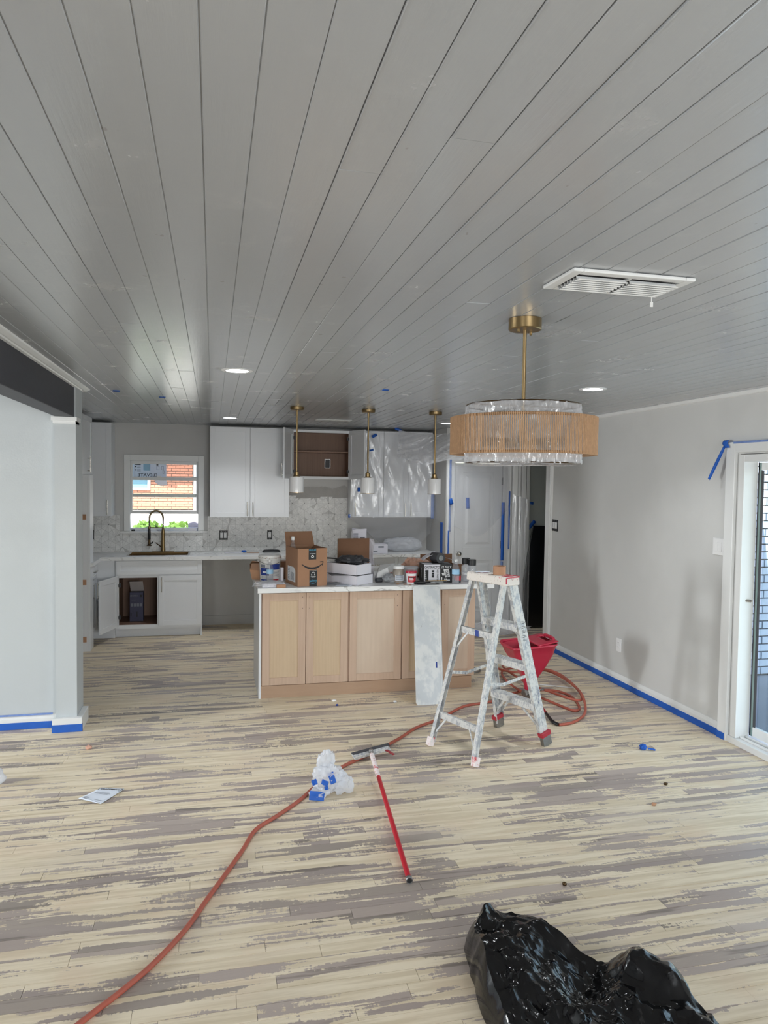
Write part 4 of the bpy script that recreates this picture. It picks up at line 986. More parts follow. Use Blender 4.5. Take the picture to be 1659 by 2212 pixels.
m = MB(); m.tube([(1.46, 2.225, CEIL - .012), (1.462, 2.228, CEIL - .035)], .002, 6); m.box(1.457, 1.467, 2.226, 2.23, CEIL - .05, CEIL - .034); build(m, 'damper_lever', MAT['trim'], t)
t = thing('air_grille', 'small ceiling vent above the open wall cabinet, behind the pendants', 'vent', (1.27, 7.82, CEIL))
m = MB(); flat_frame(m, 1.08, 1.47, 7.74, 7.90, .03, CEIL - .008, CEIL - .001); build(m, 'grille_frame', MAT['trim'], t, bev=.002)
for k in range(18):
    x = 1.115 + k * .018; m = MB(); m.prism([(x, CEIL - .003), (x + .012, CEIL - .010), (x + .0135, CEIL - .009), (x + .002, CEIL - .002)], 1, lambda p, q, s_: (p, 7.772 + s_ * .096, q)); build(m, 'louvre', MAT['trim'], t)

# ---------------------------------------------------------------- loose things
def RZ(a): return Matrix.Rotation(a, 4, 'Z')
def crumple(center, size, seed, amp=.35, freq=1.6, nu=36, nv=22, flat=0.0):
    """closed crumpled lump: folded-film silhouette, flat underneath"""
    c = Vector(center); so = Vector((seed * 7.3, seed * 3.1, seed * 1.7))
    def f(u, v):
        d = Vector((cos(2 * pi * u) * sin(pi * v), sin(2 * pi * u) * sin(pi * v), -cos(pi * v)))
        n = (ridged(d * freq + so, 4) - .5) * 2 * amp + noise.noise(d * freq * .7 + so) * amp
        p = Vector((d.x * size[0], d.y * size[1], d.z * size[2])) * (1 + n)
        if p.z < -size[2] * (1 - flat): p.z = -size[2] * (1 - flat)
        return tuple(c + p)
    m = MB(); m.grid(f, nu, nv, closed_u=True); return m
def patch(name, label, c, ex, ey, w, h, mat='tape', group=None, curl=.0, seed=0, cat='tape'):
    """a strip of tape: thin, slightly wavy piece centred at c in the plane ex, ey"""
    F = frame(c, ex, ey); m = MB()
    def f(u, v):
        wv = .0012 * noise.noise(Vector((u * 3 + seed, v * 3 * h / max(w, .01), seed)))
        return tuple(F @ Vector(((u - .5) * w + .002 * noise.noise(Vector((v * 9, seed, 1))), (v - .5) * h, wv + curl * max(0, v - .6) ** 2 * h)))
    m.grid(f, max(2, int(w / .02)), max(2, int(h / .02)))
    o = build(m, name, MAT[mat], smooth=180, solid=.0008, fixn=False); return tag(o, label, cat, group)

# stepladder ------------------------------------------------------------
LAD = thing('stepladder', 'paint-splattered aluminium stepladder standing open beside the island', 'ladder', (1.871, 4.637, 0), math.atan2(.39, .92))
def channel(a, b, w, d, inward, th=.003):
    """C-section rail from a to b: web w wide in the local xz plane, flanges d deep towards inward (+-y)"""
    a = Vector(a); b = Vector(b); m = MB(); t = (b - a).normalized(); side = t.cross(Vector((0, 1, 0))).normalized(); iy = Vector((0, inward, 0))
    m.bar(a, b, w, th, up=(0, 1, 0))
    for s_ in (-1, 1): m.bar(a + side * s_ * (w / 2 - th / 2) + iy * (d / 2 + th * .5), b + side * s_ * (w / 2 - th / 2) + iy * (d / 2 + th * .5), th, d, up=(0, 1, 0))
    return m
def rail_pt(front, s_, z):
    if front: a, b = Vector((.337, .230 * s_, 0)), Vector((.040, .160 * s_, 1.14))
    else: a, b = Vector((-.346, .226 * s_, 0)), Vector((-.040, .165 * s_, 1.14))
    return a.lerp(b, z / 1.14)
m = MB()
m.prism([(-.058, 1.136), (.068, 1.136), (.072, 1.142), (.066, 1.186), (.058, 1.194), (-.05, 1.194), (-.058, 1.186), (-.062, 1.142)], 1, lambda a, b, t: (a, -.19 + .38 * t, b))
cap = build(m, 'top_cap', MAT['ladder_cap'], LAD, world=False, bev=.006)
m = MB(); m.box(-.030, .040, -.165, -.115, 1.1945, 1.1955); m.box(-.02, .03, .075, .12, 1.1945, 1.1955); build(m, 'bare_patch', MAT['red'], cap, world=False)
m = MB(); m.bar((.0735, -.186, 1.192), (.0735, .02, 1.192), .004, .006); m.bar((-.056, -.1915, 1.15), (-.056, -.1915, 1.19), .004, .009, up=(1, 0, 0)); m.bar((-.056, -.1915, 1.19), (.066, -.1915, 1.19), .003, .006); build(m, 'red_edge', MAT['red'], cap, world=False)
for s_, lab in ((-1, 'near'), (1, 'far')):
    r = build(channel(rail_pt(True, s_, .045), rail_pt(True, s_, 1.137), .076, .026, -s_), 'front_rail', MAT['ladder'], LAD, world=False, bev=.001)
    if s_ < 0:
        m = MB(); a = rail_pt(True, s_, .30); P = [a + Vector((.006 * sin(k * 1.9) - k * .0009 * 0, -.0035, k * .006)) for k in range(20)]; m.tube(P, .0012, 4); build(m, 'pen_scribble', MAT['ink_blue'], r, world=False)
        m = MB(); a = rail_pt(True, s_, .755)
        for k in range(9): m.bar(a + Vector((-.018 - .003 * k, -.003, k * .016)), a + Vector((.016 - .003 * k, -.003, k * .016 + (.006 if k % 2 else -.004))), .0022, .0022)
        build(m, 'worn_marking', MAT['dark'], r, world=False)
    m = MB(); a = rail_pt(True, s_, .0); b = rail_pt(True, s_, .075); m.bar(a + Vector((0, 0, .002)), b, .080, .032, up=(0, 1, 0)); ft = build(m, 'foot', MAT['steel'], LAD, world=False, bev=.002)
    m = MB(); a = rail_pt(True, s_, .07); b = rail_pt(True, s_, .10); m.bar(a, b, .088, .046, up=(0, 1, 0)); build(m, 'red_band', MAT['ladder_red'], ft, world=False, bev=.003)
    r = build(channel(rail_pt(False, s_, .03), rail_pt(False, s_, 1.137), .034, .028, -s_), 'rear_rail', MAT['ladder'], LAD, world=False, bev=.001)
    m = MB(); a = rail_pt(False, s_, .001); b = rail_pt(False, s_, .06); m.bar(a, b, .042, .040, up=(0, 1, 0)); build(m, 'foot', MAT['redpole_w'], LAD, world=False, bev=.003)
for k, z in enumerate((.30, .58, .86)):
    a = rail_pt(True, -1, z); b = rail_pt(True, 1, z); y0, y1 = a.y + .004, b.y - .004
    m = MB(); m.box(a.x - .042, a.x + .040, y0, y1, z - .004, z); m.box(a.x - .042, a.x - .038, y0, y1, z - .045, z - .004); m.box(a.x + .036, a.x + .040, y0, y1, z - .045, z - .004)
    for q in range(5): m.box(a.x - .03 + q * .014, a.x - .025 + q * .014, y0 + .01, y1 - .01, z, z + .0015)
    st = build(m, 'step', MAT['ladder'], LAD, world=False, bev=.001)
for s_ in (-1, 1):
    for dx in (-.03, .03):
        a = rail_pt(True, s_, .10 if s_ > 0 else .09); b = rail_pt(True, s_, .285)
        m = MB(); m.bar((a.x + dx, a.y - .012 * s_, a.z + .03), (b.x + dx, b.y - .13 * s_, b.z - .03), .016, .006, up=(1, 0, 0)); build(m, 'step_brace', MAT['ladder'], LAD, world=False)
    a = rail_pt(True, s_, .80); b = rail_pt(True, s_, .86); m = MB(); m.bar((a.x - .02, a.y - .008 * s_, .77), (b.x - .02, b.y - .07 * s_, .83), .014, .005, up=(1, 0, 0)); build(m, 'step_brace', MAT['ladder'], LAD, world=False)
for z in (.80, .215):
    a = rail_pt(False, -1, z); b = rail_pt(False, 1, z)
    m = MB(); m.box(a.x - .004, a.x, a.y + .002, b.y - .002, z - .022, z + .022); m.box(a.x, a.x + .02, a.y + .002, b.y - .002, z + .019, z + .022); m.box(a.x, a.x + .02, a.y + .002, b.y - .002, z - .022, z - .019)
    rb = build(m, 'rear_crossbar', MAT['ladder'], LAD, world=False, bev=.001)
    if z > .5:
        m = MB(); m.box(a.x - .0055, a.x - .0042, -.02, .012, z - .022, z + .020); build(m, 'blue_paint_mark', MAT['ink_blue'], rb, world=False)
    for s_ in (-1, 1):
        a2 = rail_pt(False, s_, z - .15); m = MB(); m.bar((a2.x - .004, a2.y - .006 * s_, a2.z), (a.x - .006, (a.y if s_ < 0 else b.y) - .10 * s_, z - .01), .012, .004, up=(1, 0, 0)); build(m, 'corner_brace', MAT['ladder'], LAD, world=False)
for s_ in (-1, 1):
    a = rail_pt(False, s_, .50) + Vector((.012, .012 * -s_ - .03 * -s_ * 0, 0)); b = rail_pt(True, s_, .505) + Vector((-.02, -.016 * s_, 0)); md_ = (a + b) / 2 + Vector((-.05, -.005 * s_, -.028))
    m = MB(); m.bar(a, md_ + Vector((.01, 0, 0)), .004, .022); m.bar(md_ - Vector((.01, 0, 0)), b, .004, .022); m.tube([md_ + Vector((0, -.008, 0)), md_ + Vector((0, .008, 0))], .009, 8); build(m, 'spreader', MAT['ladder'], LAD, world=False, bev=.001)
lm = LAD.matrix_basis.copy() if False else Matrix.Translation(Vector((1.871, 4.637, 0))) @ RZ(math.atan2(.39, .92))
p = lm @ Vector((.015, -.055, 1.196))
t = thing('tape_core', 'brown cardboard tape roll standing on the stepladder cap', 'tape roll', tuple(p))
m = MB(); m.lathe([(.036, 0), (.043, 0), (.043, .058), (.036, .058), (.036, 0)], n=32, cap0=False, cap1=False); build(m, 'cardboard_ring', MAT['kraft'], t, world=False, smooth=40)
p = lm @ Vector((.0, .10, 1.1955)); m = MB(); m.grid(lambda u, v: (p.x + (u - .5) * .10, p.y + (v - .5) * .07, p.z + .004 + .003 * noise.noise(Vector((u * 4, v * 4, 0)))), 10, 8); o = build(m, 'tissue_scrap', MAT['paper'], smooth=180, solid=.001, fixn=False); tag(o, 'white paper scrap lying at the far end of the stepladder cap', 'paper')

# leaning board ----------------------------------------------------------
t = thing('spray_shield', 'long paint-smeared white board leaning against the island front', 'board', (1.733, 5.59, 0))
L0 = Vector((1.621, 5.588, .0)); ex = Vector((1.845 - 1.621, -.004, 0)).normalized(); top = Vector((1.668, 5.925, .93)); up_ = (top - L0); LL = up_.length; up_.normalize(); ex = (ex - up_ * ex.dot(up_)).normalized()
F = frame(L0, ex, up_); m = MB()
cpoly = [(.0, .02), (.012, .0), (.225, .0), (.228, .01), (.240, LL - .012), (.228, LL), (.02, LL), (.006, LL - .012)]
m.prism(cpoly, .016, lambda a, b, t_: tuple(F @ Vector((a, b, -.001 - (.016 if t_ else 0)))))
sh = build(m, 'board', MAT['board'], t, bev=.002)
m = MB(); m.tube([F @ Vector((.222, .01, .0)), F @ Vector((.234, LL - .01, .0))], .010, 10); build(m, 'rolled_edge', MAT['board'], t, smooth=40)
m = MB(); m.box(.178, .190, .30, .35, .0, .0015); m.xform(F); build(m, 'ink_mark', MAT['ink_blue'], sh)

# hopper gun ---------------------------------------------------------------
t = thing('texture_hopper', 'red plastic hopper of a texture spray gun standing behind the stepladder', 'spray hopper', (2.54, 5.45, 0))
def rrect(cx_, cy_, hx, hy, r, z, n=6, slope=0.0):
    out = []
    for (sx_, sy_, a0) in ((1, 1, 0), (-1, 1, 90), (-1, -1, 180), (1, -1, 270)):
        for k in range(n + 1):
            a = radians(a0 + 90 * k / n); px = cx_ + sx_ * (hx - r) + r * cos(a); py = cy_ + sy_ * (hy - r) + r * sin(a)
            out.append((px, py, z + slope * (px - cx_)))
    return out
secs = [rrect(2.54, 5.45, .031, .031, .03, .105), rrect(2.54, 5.45, .034, .034, .032, .155), rrect(2.545, 5.45, .055, .05, .035, .215), rrect(2.545, 5.45, .115, .10, .045, .33), rrect(2.535, 5.45, .165, .145, .05, .43, slope=.05), rrect(2.528, 5.45, .188, .16, .05, .50, slope=.06), rrect(2.528, 5.45, .196, .168, .05, .505, slope=.06), rrect(2.528, 5.45, .196, .168, .05, .517, slope=.06)]
n = len(secs[0]); m = MB(); m._add([p for s_ in secs for p in s_], [(i * n + k, i * n + (k + 1) % n, (i + 1) * n + (k + 1) % n, (i + 1) * n + k) for i in range(len(secs) - 1) for k in range(n)])
hop = build(m, 'hopper_bin', MAT['red'], t, smooth=50, solid=.004, fixn=False)
m = MB()
def lidf(u, v):
    x = 2.545 + u * (2.722 - 2.545); hy = .166 * (1 - .10 * max(0, (x - 2.68) / .05)); y = 5.45 + (v - .5) * 2 * hy
    return (x, y, .517 + .06 * (x - 2.528) + .020 * u)
nu, nv = 10, 12
vv = [lidf(i / nu, j / nv) for j in range(nv + 1) for i in range(nu + 1)]
ff = [(j * (nu + 1) + i, j * (nu + 1) + i + 1, (j + 1) * (nu + 1) + i + 1, (j + 1) * (nu + 1) + i) for j in range(nv) for i in range(nu) if not (6 <= i <= 8 and 3 <= j <= 8)]
m._add(vv, ff); ld = build(m, 'splash_cover', MAT['red'], t, smooth=40, solid=.007, fixn=False)
m = MB(); m.tube(catmull([(2.70, 5.36, .535), (2.715, 5.37, .553), (2.718, 5.45, .558), (2.715, 5.53, .553), (2.70, 5.54, .535)], 5), .012, 8); build(m, 'carry_handle', MAT['red'], ld, smooth=60)
m = MB(); m.tube(catmull([(2.545, 5.285, .505), (2.42, 5.285, .50), (2.345, 5.32, .493), (2.328, 5.45, .49), (2.345, 5.58, .493), (2.42, 5.615, .50), (2.545, 5.615, .505)], 5), .009, 8); build(m, 'pouring_lip', MAT['red'], hop, smooth=60)
m = MB(); m.lathe([(.036, .098), (.040, .10), (.040, .122), (.036, .125)], (2.54, 5.45, 0), 18); m.tube([(2.58, 5.45, .112), (2.61, 5.45, .114)], .007, 8); build(m, 'hose_clamp', MAT['steel'], t, smooth=40)
m = MB(); m.tube([(2.555, 5.56, .062), (2.55, 5.50, .062), (2.538, 5.38, .060), (2.53, 5.28, .058)], [.030, .034, .032, .020], 14); m.lathe([(.030, .06), (.03, .10)], (2.54, 5.45, 0), 14); m.tube([(2.60, 5.44, .105), (2.64, 5.40, .13)], .008, 8); m.lathe([(.016, 0), (.016, .01)], (2.64, 5.40, .125), 12); build(m, 'gun_body', MAT['steel'], t, smooth=40)
m = MB(); m.tube([(2.553, 5.34, .05), (2.54, 5.22, .050), (2.527, 5.10, .038)], [.015, .013, .012], 10); build(m, 'gun_handle', MAT['red_dk'], t, smooth=40)
m = MB(); m.tube(catmull([(2.527, 5.10, .038), (2.515, 5.02, .030), (2.51, 4.95, .020), (2.53, 4.895, .014)], 4), [.011] * 4 + [.0125] * 4 + [.013] * 5, 10); build(m, 'hose_coupling', MAT['black'], t, smooth=40)
# hose ---------------------------------------------------------------------
pts = [(-.62, 2.25), (-.414, 2.495), (-.311, 2.61), (-.212, 2.738), (-.102, 2.926), (-.013, 3.136), (.069, 3.326), (.15, 3.521), (.223, 3.711), (.347, 3.848), (.492, 4.02), (.627, 4.223), (.805, 4.436), (1.024, 4.613), (1.274, 4.843), (1.467, 5.047), (1.695, 5.203), (1.969, 5.449)]
coil_pts = [(2.152, 5.511), (2.317, 5.569), (2.532, 5.729), (2.727, 5.777), (2.922, 5.726), (2.977, 5.536), (2.899, 5.256), (2.813, 5.188), (2.758, 5.357), (2.676, 5.488), (2.594, 5.676), (2.59, 5.964), (2.636, 6.236), (2.714, 6.388), (2.839, 6.434), (3.017, 6.401), (3.134, 6.243), (3.142, 5.936), (3.056, 5.562), (2.95, 5.321), (2.87, 5.374), (2.801, 5.57), (2.733, 5.79), (2.71, 6.123), (2.726, 6.418), (2.788, 6.618), (2.66, 6.55), (2.625, 6.30), (2.76, 6.148), (3.009, 6.232), (3.109, 6.052), (3.063, 5.657), (2.965, 5.318), (2.843, 5.066), (2.677, 4.932), (2.545, 4.892)]
P = [(x, y, .0105) for x, y in pts] + [(x, y, .0105 + .020 * (i // 9) * (1 if i < 33 else .3)) for i, (x, y) in enumerate(coil_pts)]
P[-1] = (2.535, 4.893, .0135); P[-2] = (2.677, 4.932, .013)
m = MB(); m.tube(catmull(P, 8), .0105, 10); o = build(m, 'air_hose', MAT['hose'], smooth=60); tag(o, 'long orange air hose snaking across the floor to a coil behind the stepladder', 'hose')
# squeegee / pole sander -----------------------------------------------------
t = thing('pole_sander', 'red pole with paint-caked neck and flat head lying on the floor', 'pole tool', (.93, 3.7, 0))
A = Vector((1.008, 4.50, .055)); B = Vector((.873, 3.075, .0155)); D = (B - A)
m = MB(); m.tube([A + D * .24, A + D * .985], .0125, 14); build(m, 'pole', MAT['redpole'], t, smooth=40)
m = MB(); m.tube([A + D * .005, A + D * .02, A + D * .05, A + D * .243], [.011, .0155, .015, .0138], 14); build(m, 'paint_caked_neck', MAT['redpole_w'], t, smooth=40)
m = MB(); d_ = D.normalized(); m.tube([A + D * .984, A + D * 1.0], .0142, 16, cap=False); m.tube([A + D * .990, A + D * .992], .010, 12); fe = build(m, 'end_ferrule', MAT['steel'], t, smooth=40, solid=.002)
m = MB(); m.tube([A + D * 1.0004, A + D * 1.0008], .0095, 14); build(m, 'painted_socket_dark', MAT['black'], fe)  # black disc paints the dark inside of the open pole end
m = MB(); a = Vector((.890, 4.515, .035)); b = Vector((1.150, 4.600, .050)); m.bar(a, b, .050, .006, up=(0, -.5, 1)); m.bar(a + Vector((.004, -.02, .0)), b + Vector((-.004, -.02, .0)), .008, .018, up=(0, -.5, 1)); m.bar(a + Vector((.01, .02, .0)), b + Vector((-.03, .02, .0)), .006, .014, up=(0, -.5, 1)); hd_ = build(m, 'head_plate', MAT['ladder'], t, bev=.002)
m = MB(); m.bar(a + Vector((-.004, .022, .012)), b + Vector((.004, .022, .012)), .022, .008, up=(0, -.5, 1)); build(m, 'rubber_edge', MAT['dark'], hd_, bev=.002)
m = MB(); m.lathe([(.014, -.012), (.017, 0), (.014, .014)], tuple((a + b) / 2 + Vector((-.008, -.022, .012))), 14); build(m, 'swivel_joint', MAT['steel'], hd_, smooth=40)
m = MB(); m.bar((1.120, 4.575, .045), (1.165, 4.525, .028), .022, .004); build(m, 'red_clip', MAT['red_dk'], hd_)

# floor litter -----------------------------------------------------------------
t = thing('plastic_bag', 'crumpled white plastic bag with blue tape lying on the orange hose', 'plastic bag', (.66, 4.10, 0))
m = crumple((.672, 4.10, .085), (.085, .065, .075), 3, .42, 1.5, 48, 30, flat=.05); build(m, 'bag_film', MAT['bag_white'], t, smooth=45, fixn=False)
m = crumple((.65, 4.12, .165), (.045, .035, .058), 8, .44, 1.6, 36, 24); build(m, 'bag_film', MAT['bag_white'], t, smooth=45, fixn=False)
m = crumple((.745, 4.07, .055), (.052, .05, .052), 5, .36, 1.5, 36, 22, flat=.05); build(m, 'bag_film', MAT['bag_white'], t, smooth=45, fixn=False)
m = crumple((.60, 4.03, .032), (.05, .04, .03), 12, .35, 1.5, 32, 20, flat=.05); build(m, 'bag_film', MAT['bag_white'], t, smooth=45, fixn=False)
def wavy(F, w, h, amp, seed, fr=5):
    m = MB(); m.grid(lambda u, v: tuple(F @ Vector(((u - .5) * w, (v - .5) * h, amp * noise.noise(Vector((u * fr, v * fr * h / w, seed)))))), 10, 8); return m
for (c, ex, ey, w, h, sd) in (((.580, 3.990, .035), (1, -.05, -.15), (.1, .3, 1), .085, .050, 1), ((.672, 4.028, .115), (1, 0, .3), (0, .45, 1), .034, .062, 2), ((.628, 4.010, .098), (1, 0, -.5), (0, .5, 1), .042, .028, 3), ((.575, 4.06, .085), (.9, 0, .3), (-.2, .5, 1), .03, .03, 4), ((.635, 4.00, .072), (1, .05, .1), (0, .5, 1), .022, .02, 6)):
    build(wavy(frame(c, ex, Vector(ey) - Vector(ex).normalized() * Vector(ey).dot(Vector(ex).normalized())), w, h, .010, sd, 3), 'blue_tape_piece', MAT['tape'], t, smooth=180, solid=.001, fixn=False)
c2 = Vector((-.628, 4.415, .004)); c3 = Vector((-.496, 4.372, .004)); c1 = Vector((-.728, 4.272, .006)); c4 = Vector((-.600, 4.196, .003))
t = thing('leaflet', 'white instruction leaflet with black heading lying on the floor at left', 'leaflet', (-.61, 4.31, 0))
m = MB(); m.grid(lambda u, v: tuple((c2.lerp(c3, u)).lerp(c1.lerp(c4, u), v) + Vector((0, 0, .003 + .006 * v * v * (1 - u)))), 8, 10); build(m, 'sheet', MAT['paper'], t, smooth=180, solid=.0025, fixn=False)
F = frame(tuple((c2 + c3) / 2 * .88 + (c1 + c4) / 2 * .12 + Vector((0, 0, .006))), c3 - c2, (c2 - c1) - (c3 - c2).normalized() * (c2 - c1).dot((c3 - c2).normalized()))
m = MB(); put_text(m, 'CRAFTSMAN', .019, F, 1.05); build(m, 'lettering', MAT['ink'], t, fixn=False)
m = MB()
for (u0, u1, v) in ((.16, .72, .36), (.12, .80, .42), (.20, .74, .47), (.55, .92, .86), (.16, .50, .92), (.05, .28, .80), (.06, .3, .85), (.07, .25, .90), (.56, .92, .965)):
    f = lambda u, v: (c2.lerp(c3, u)).lerp(c1.lerp(c4, u), v) + Vector((0, 0, .0053 + .006 * v * v * (1 - u)))
    m._add([f(u0, v - .008), f(u1, v - .008), f(u1, v + .008), f(u0, v + .008)], [(0, 1, 2, 3)])
build(m, 'text_lines', MAT['ink_grey'], t, fixn=False)
m = MB()
for u0, u1, v0, v1 in ((.01, .03, .03, .19), (.97, .99, .03, .19), (.01, .08, .03, .045), (.92, .99, .03, .045), (.01, .08, .175, .19), (.92, .99, .175, .19)):
    m._add([f(u0, v0), f(u1, v0), f(u1, v1), f(u0, v1)], [(0, 1, 2, 3)])
build(m, 'heading_frame', MAT['ink'], t, fixn=False)
def litter(name, label, cat, c, size, seed, mat, **k):
    m = crumple((c[0], c[1], size[2] * .95), size, seed, .35, 1.8, 18, 12, flat=.05); o = build(m, name, MAT[mat], smooth=40, fixn=False); return tag(o, label, cat, **k)
litter('paper_scrap', 'tiny red and white scrap on the floor near the pillar', 'scrap', (-.804, 5.095), (.020, .016, .012), 2, 'peach')
litter('paint_chip', 'white paint chip on the floor in front of the island, left of the leaning board', 'debris', (.982, 5.82), (.018, .012, .008), 3, 'white')
litter('paint_chip', 'small white paint chip on the floor close to the leaning board', 'debris', (1.47, 5.70), (.014, .012, .007), 4, 'white')
litter('tape_scrap', 'small dark blue scrap on the floor in front of the island', 'scrap', (.985, 5.70), (.010, .009, .007), 6, 'ink_blue')
litter('dirt_clod', 'brown crumb on the floor at right, between the blue tape ball and the black liner', 'debris', (2.448, 3.565), (.012, .010, .008), 7, 'kraft')
litter('dirt_clod', 'dark brown crumb on the floor at right, farther back toward the wall', 'debris', (2.686, 3.80), (.012, .010, .007), 8, 'brass_dk')
litter('dirt_clod', 'brown crumb on the floor just above the black bin liner', 'debris', (1.559, 2.92), (.010, .009, .008), 9, 'brass_dk')
litter('plastic_scrap', 'crumpled clear plastic scrap at the left edge of the floor', 'scrap', (-1.245, 4.62), (.045, .06, .04), 10, 'bag_white')
t = thing('masking_tape_ball', 'crumpled bit of blue masking tape lying on the floor near the glass door', 'tape', (2.9, 4.33, 0))
m = crumple((2.885, 4.345, .018), (.022, .018, .017), 14, .5, 1.7, 24, 16, flat=.05); build(m, 'wad', MAT['tape'], t, smooth=30, fixn=False)
m = wavy(frame((2.935, 4.32, .010), (1, -.3, -.1), (.3, 1, .2)), .05, .022, .008, 5, 3); build(m, 'loose_end', MAT['tape'], t, smooth=180, solid=.001, fixn=False)
m = MB(); m.box(-.16, .16, -.012, .012, 0, .004); m.xform(Matrix.Translation((3.02, 5.87, .002)) @ RZ(-.55)); o = build(m, 'paint_stick', MAT['white'], bev=.001); tag(o, 'flat white stick lying on the floor inside the hose coil', 'stick')
m = MB(); m.tube(catmull([(2.28, 6.55, .02), (2.36, 6.42, .07), (2.45, 6.50, .11), (2.38, 6.62, .09), (2.30, 6.52, .04), (2.42, 6.40, .02), (2.52, 6.50, .012), (2.44, 6.66, .012), (2.30, 6.60, .012)], 6), .006, 8); o = build(m, 'wire_bundle', MAT['steel'], smooth=60); tag(o, 'loose loop of grey wire on the floor behind the stepladder, at the island corner', 'wire')

# black bin liner, foreground ------------------------------------------------------
OUT = [(1.015, 2.655), (1.10, 2.665), (1.19, 2.58), (1.27, 2.44), (1.36, 2.32), (1.45, 2.26), (1.52, 2.20), (1.575, 2.10), (1.60, 1.92), (1.56, 1.70), (1.42, 1.55), (1.20, 1.50), (1.02, 1.60), (.93, 1.80), (.905, 2.0), (.90, 2.2), (.925, 2.38), (.945, 2.50), (.965, 2.60)]
OC = catmull([(x, y, 0) for x, y in OUT] + [(OUT[0][0], OUT[0][1], 0)], 8)[:-1]; NO = len(OC); CT = Vector((1.20, 2.08, 0))
def liner(u, v):
    o_ = OC[int(round(u * NO)) % NO]
    r = 1 - v if v <= 1 else 0
    q = CT.lerp(o_, r)
    a = 2 * pi * u
    rad = ridged((q.x * 2.6 + 3, q.y * 2.6, .4), 3); rad2 = ridged((q.x * 7, q.y * 7, 2.2), 3)
    fold = abs(((q.x * 3.1 + q.y * 1.7 + .35 * noise.noise(q * 3)) % 1) - .5) * 2
    edge = min(1, (1 - r) / .10)
    rad3 = ridged((q.x * 15, q.y * 13, 5.2), 2)
    h = edge ** .5 * (.030 + .060 * rad + .045 * rad2 + .016 * rad3 + .026 * fold)
    for (px, py, ph, ps) in ((1.03, 2.62, .05, .05), (1.46, 2.18, .085, .055), (1.52, 2.10, .06, .045), (1.02, 2.40, .05, .06), (1.30, 2.25, -.05, .07), (1.18, 2.42, .03, .08)):
        dd = (q.x - px) ** 2 + (q.y - py) ** 2; h += ph * math.exp(-dd / (2 * ps * ps)) * edge
    jag = .010 * noise.noise(Vector((cos(a) * 6, sin(a) * 6, 0))) * r
    d = (o_ - CT).normalized()
    return (q.x + d.x * jag + .012 * noise.noise(q * 9 + Vector((5, 0, 0))) * edge, q.y + d.y * jag + .012 * noise.noise(q * 9) * edge, max(.002, h))
m = MB(); m.grid(liner, NO, 60, closed_u=True)
def rimf(u, v):
    p = Vector(liner(u, 0)); d = (p - CT); d.z = 0
    return tuple(Vector((p.x, p.y, .002)) - d.normalized() * .015 * v + Vector((0, 0, -.001 * v)))
o = build(m, 'bin_liner', MAT['trash'], smooth=28, fixn=False); tag(o, 'large black plastic bin liner crumpled on the floor at the front', 'bin liner')

# masking tape -----------------------------------------------------------------------
m = MB(); m.box(3.5815, 3.5832, 4.476, 7.15, .001, .051); m.box(3.5690, 3.5712, 4.40, 4.476, .0, .05); m.box(3.5690, 3.5832, 4.4762, 4.4785, .001, .051); o = build(m, 'masking_tape', MAT['tape']); tag(o, 'long blue masking tape along the foot of the right baseboard', 'tape')
m = MB(); m.box(-5.9, -1.107, 5.5815, 5.5835, .001, .050); o = build(m, 'masking_tape', MAT['tape']); tag(o, 'blue masking tape along the foot of the left baseboard', 'tape')
m = MB(); m.box(-1.106, -.9035, 5.4572, 5.4590, .001, .056); m.box(-.9044, -.9028, 5.459, 5.475, .001, .056); o = build(m, 'masking_tape', MAT['tape']); tag(o, 'short blue masking tape on the baseboard of the pillar', 'tape')
m = MB(); m._add([(-5.9, 5.5825, .098), (-1.125, 5.5825, .098), (-1.125, 5.5945, .1075), (-5.9, 5.5945, .1075)], [(0, 1, 2, 3)]); o = build(m, 'masking_tape', MAT['tape_pale'], solid=.001); tag(o, 'pale dusted blue tape on top of the left baseboard', 'tape')
t = thing('masking_tape', 'blue tape over the glass door casing with a loose end hanging down', 'tape', (3.58, 4.4, 2.13))
m = MB(); m.box(3.573, 3.5985, 2.22, 4.485, 2.1310, 2.1325); m.box(3.5685, 3.5705, 2.25, 4.40, 2.118, 2.131); build(m, 'strip', MAT['tape_pale'], t)
m = MB(); m.grid(lambda u, v: (3.566 - .006 * sin(v * 3) - .012 * u * (1 - u), 4.44 + u * .055 + .01 * sin(v * 5), 2.146 - v * .055), 4, 6); build(m, 'folded_corner', MAT['tape'], t, smooth=180, solid=.0015, fixn=False)
m = MB(); m.grid(lambda u, v: (3.555 - .055 * v + .006 * sin(pi * u), 4.475 + .085 * v + (u - .5) * .020 * (1 + .5 * sin(pi * v)), 2.10 - .235 * v + (u - .5) * .012), 4, 14); build(m, 'loose_end', MAT['tape'], t, smooth=180, solid=.0015, fixn=False)
TG = 'scraps of blue tape holding the plastic sheets'
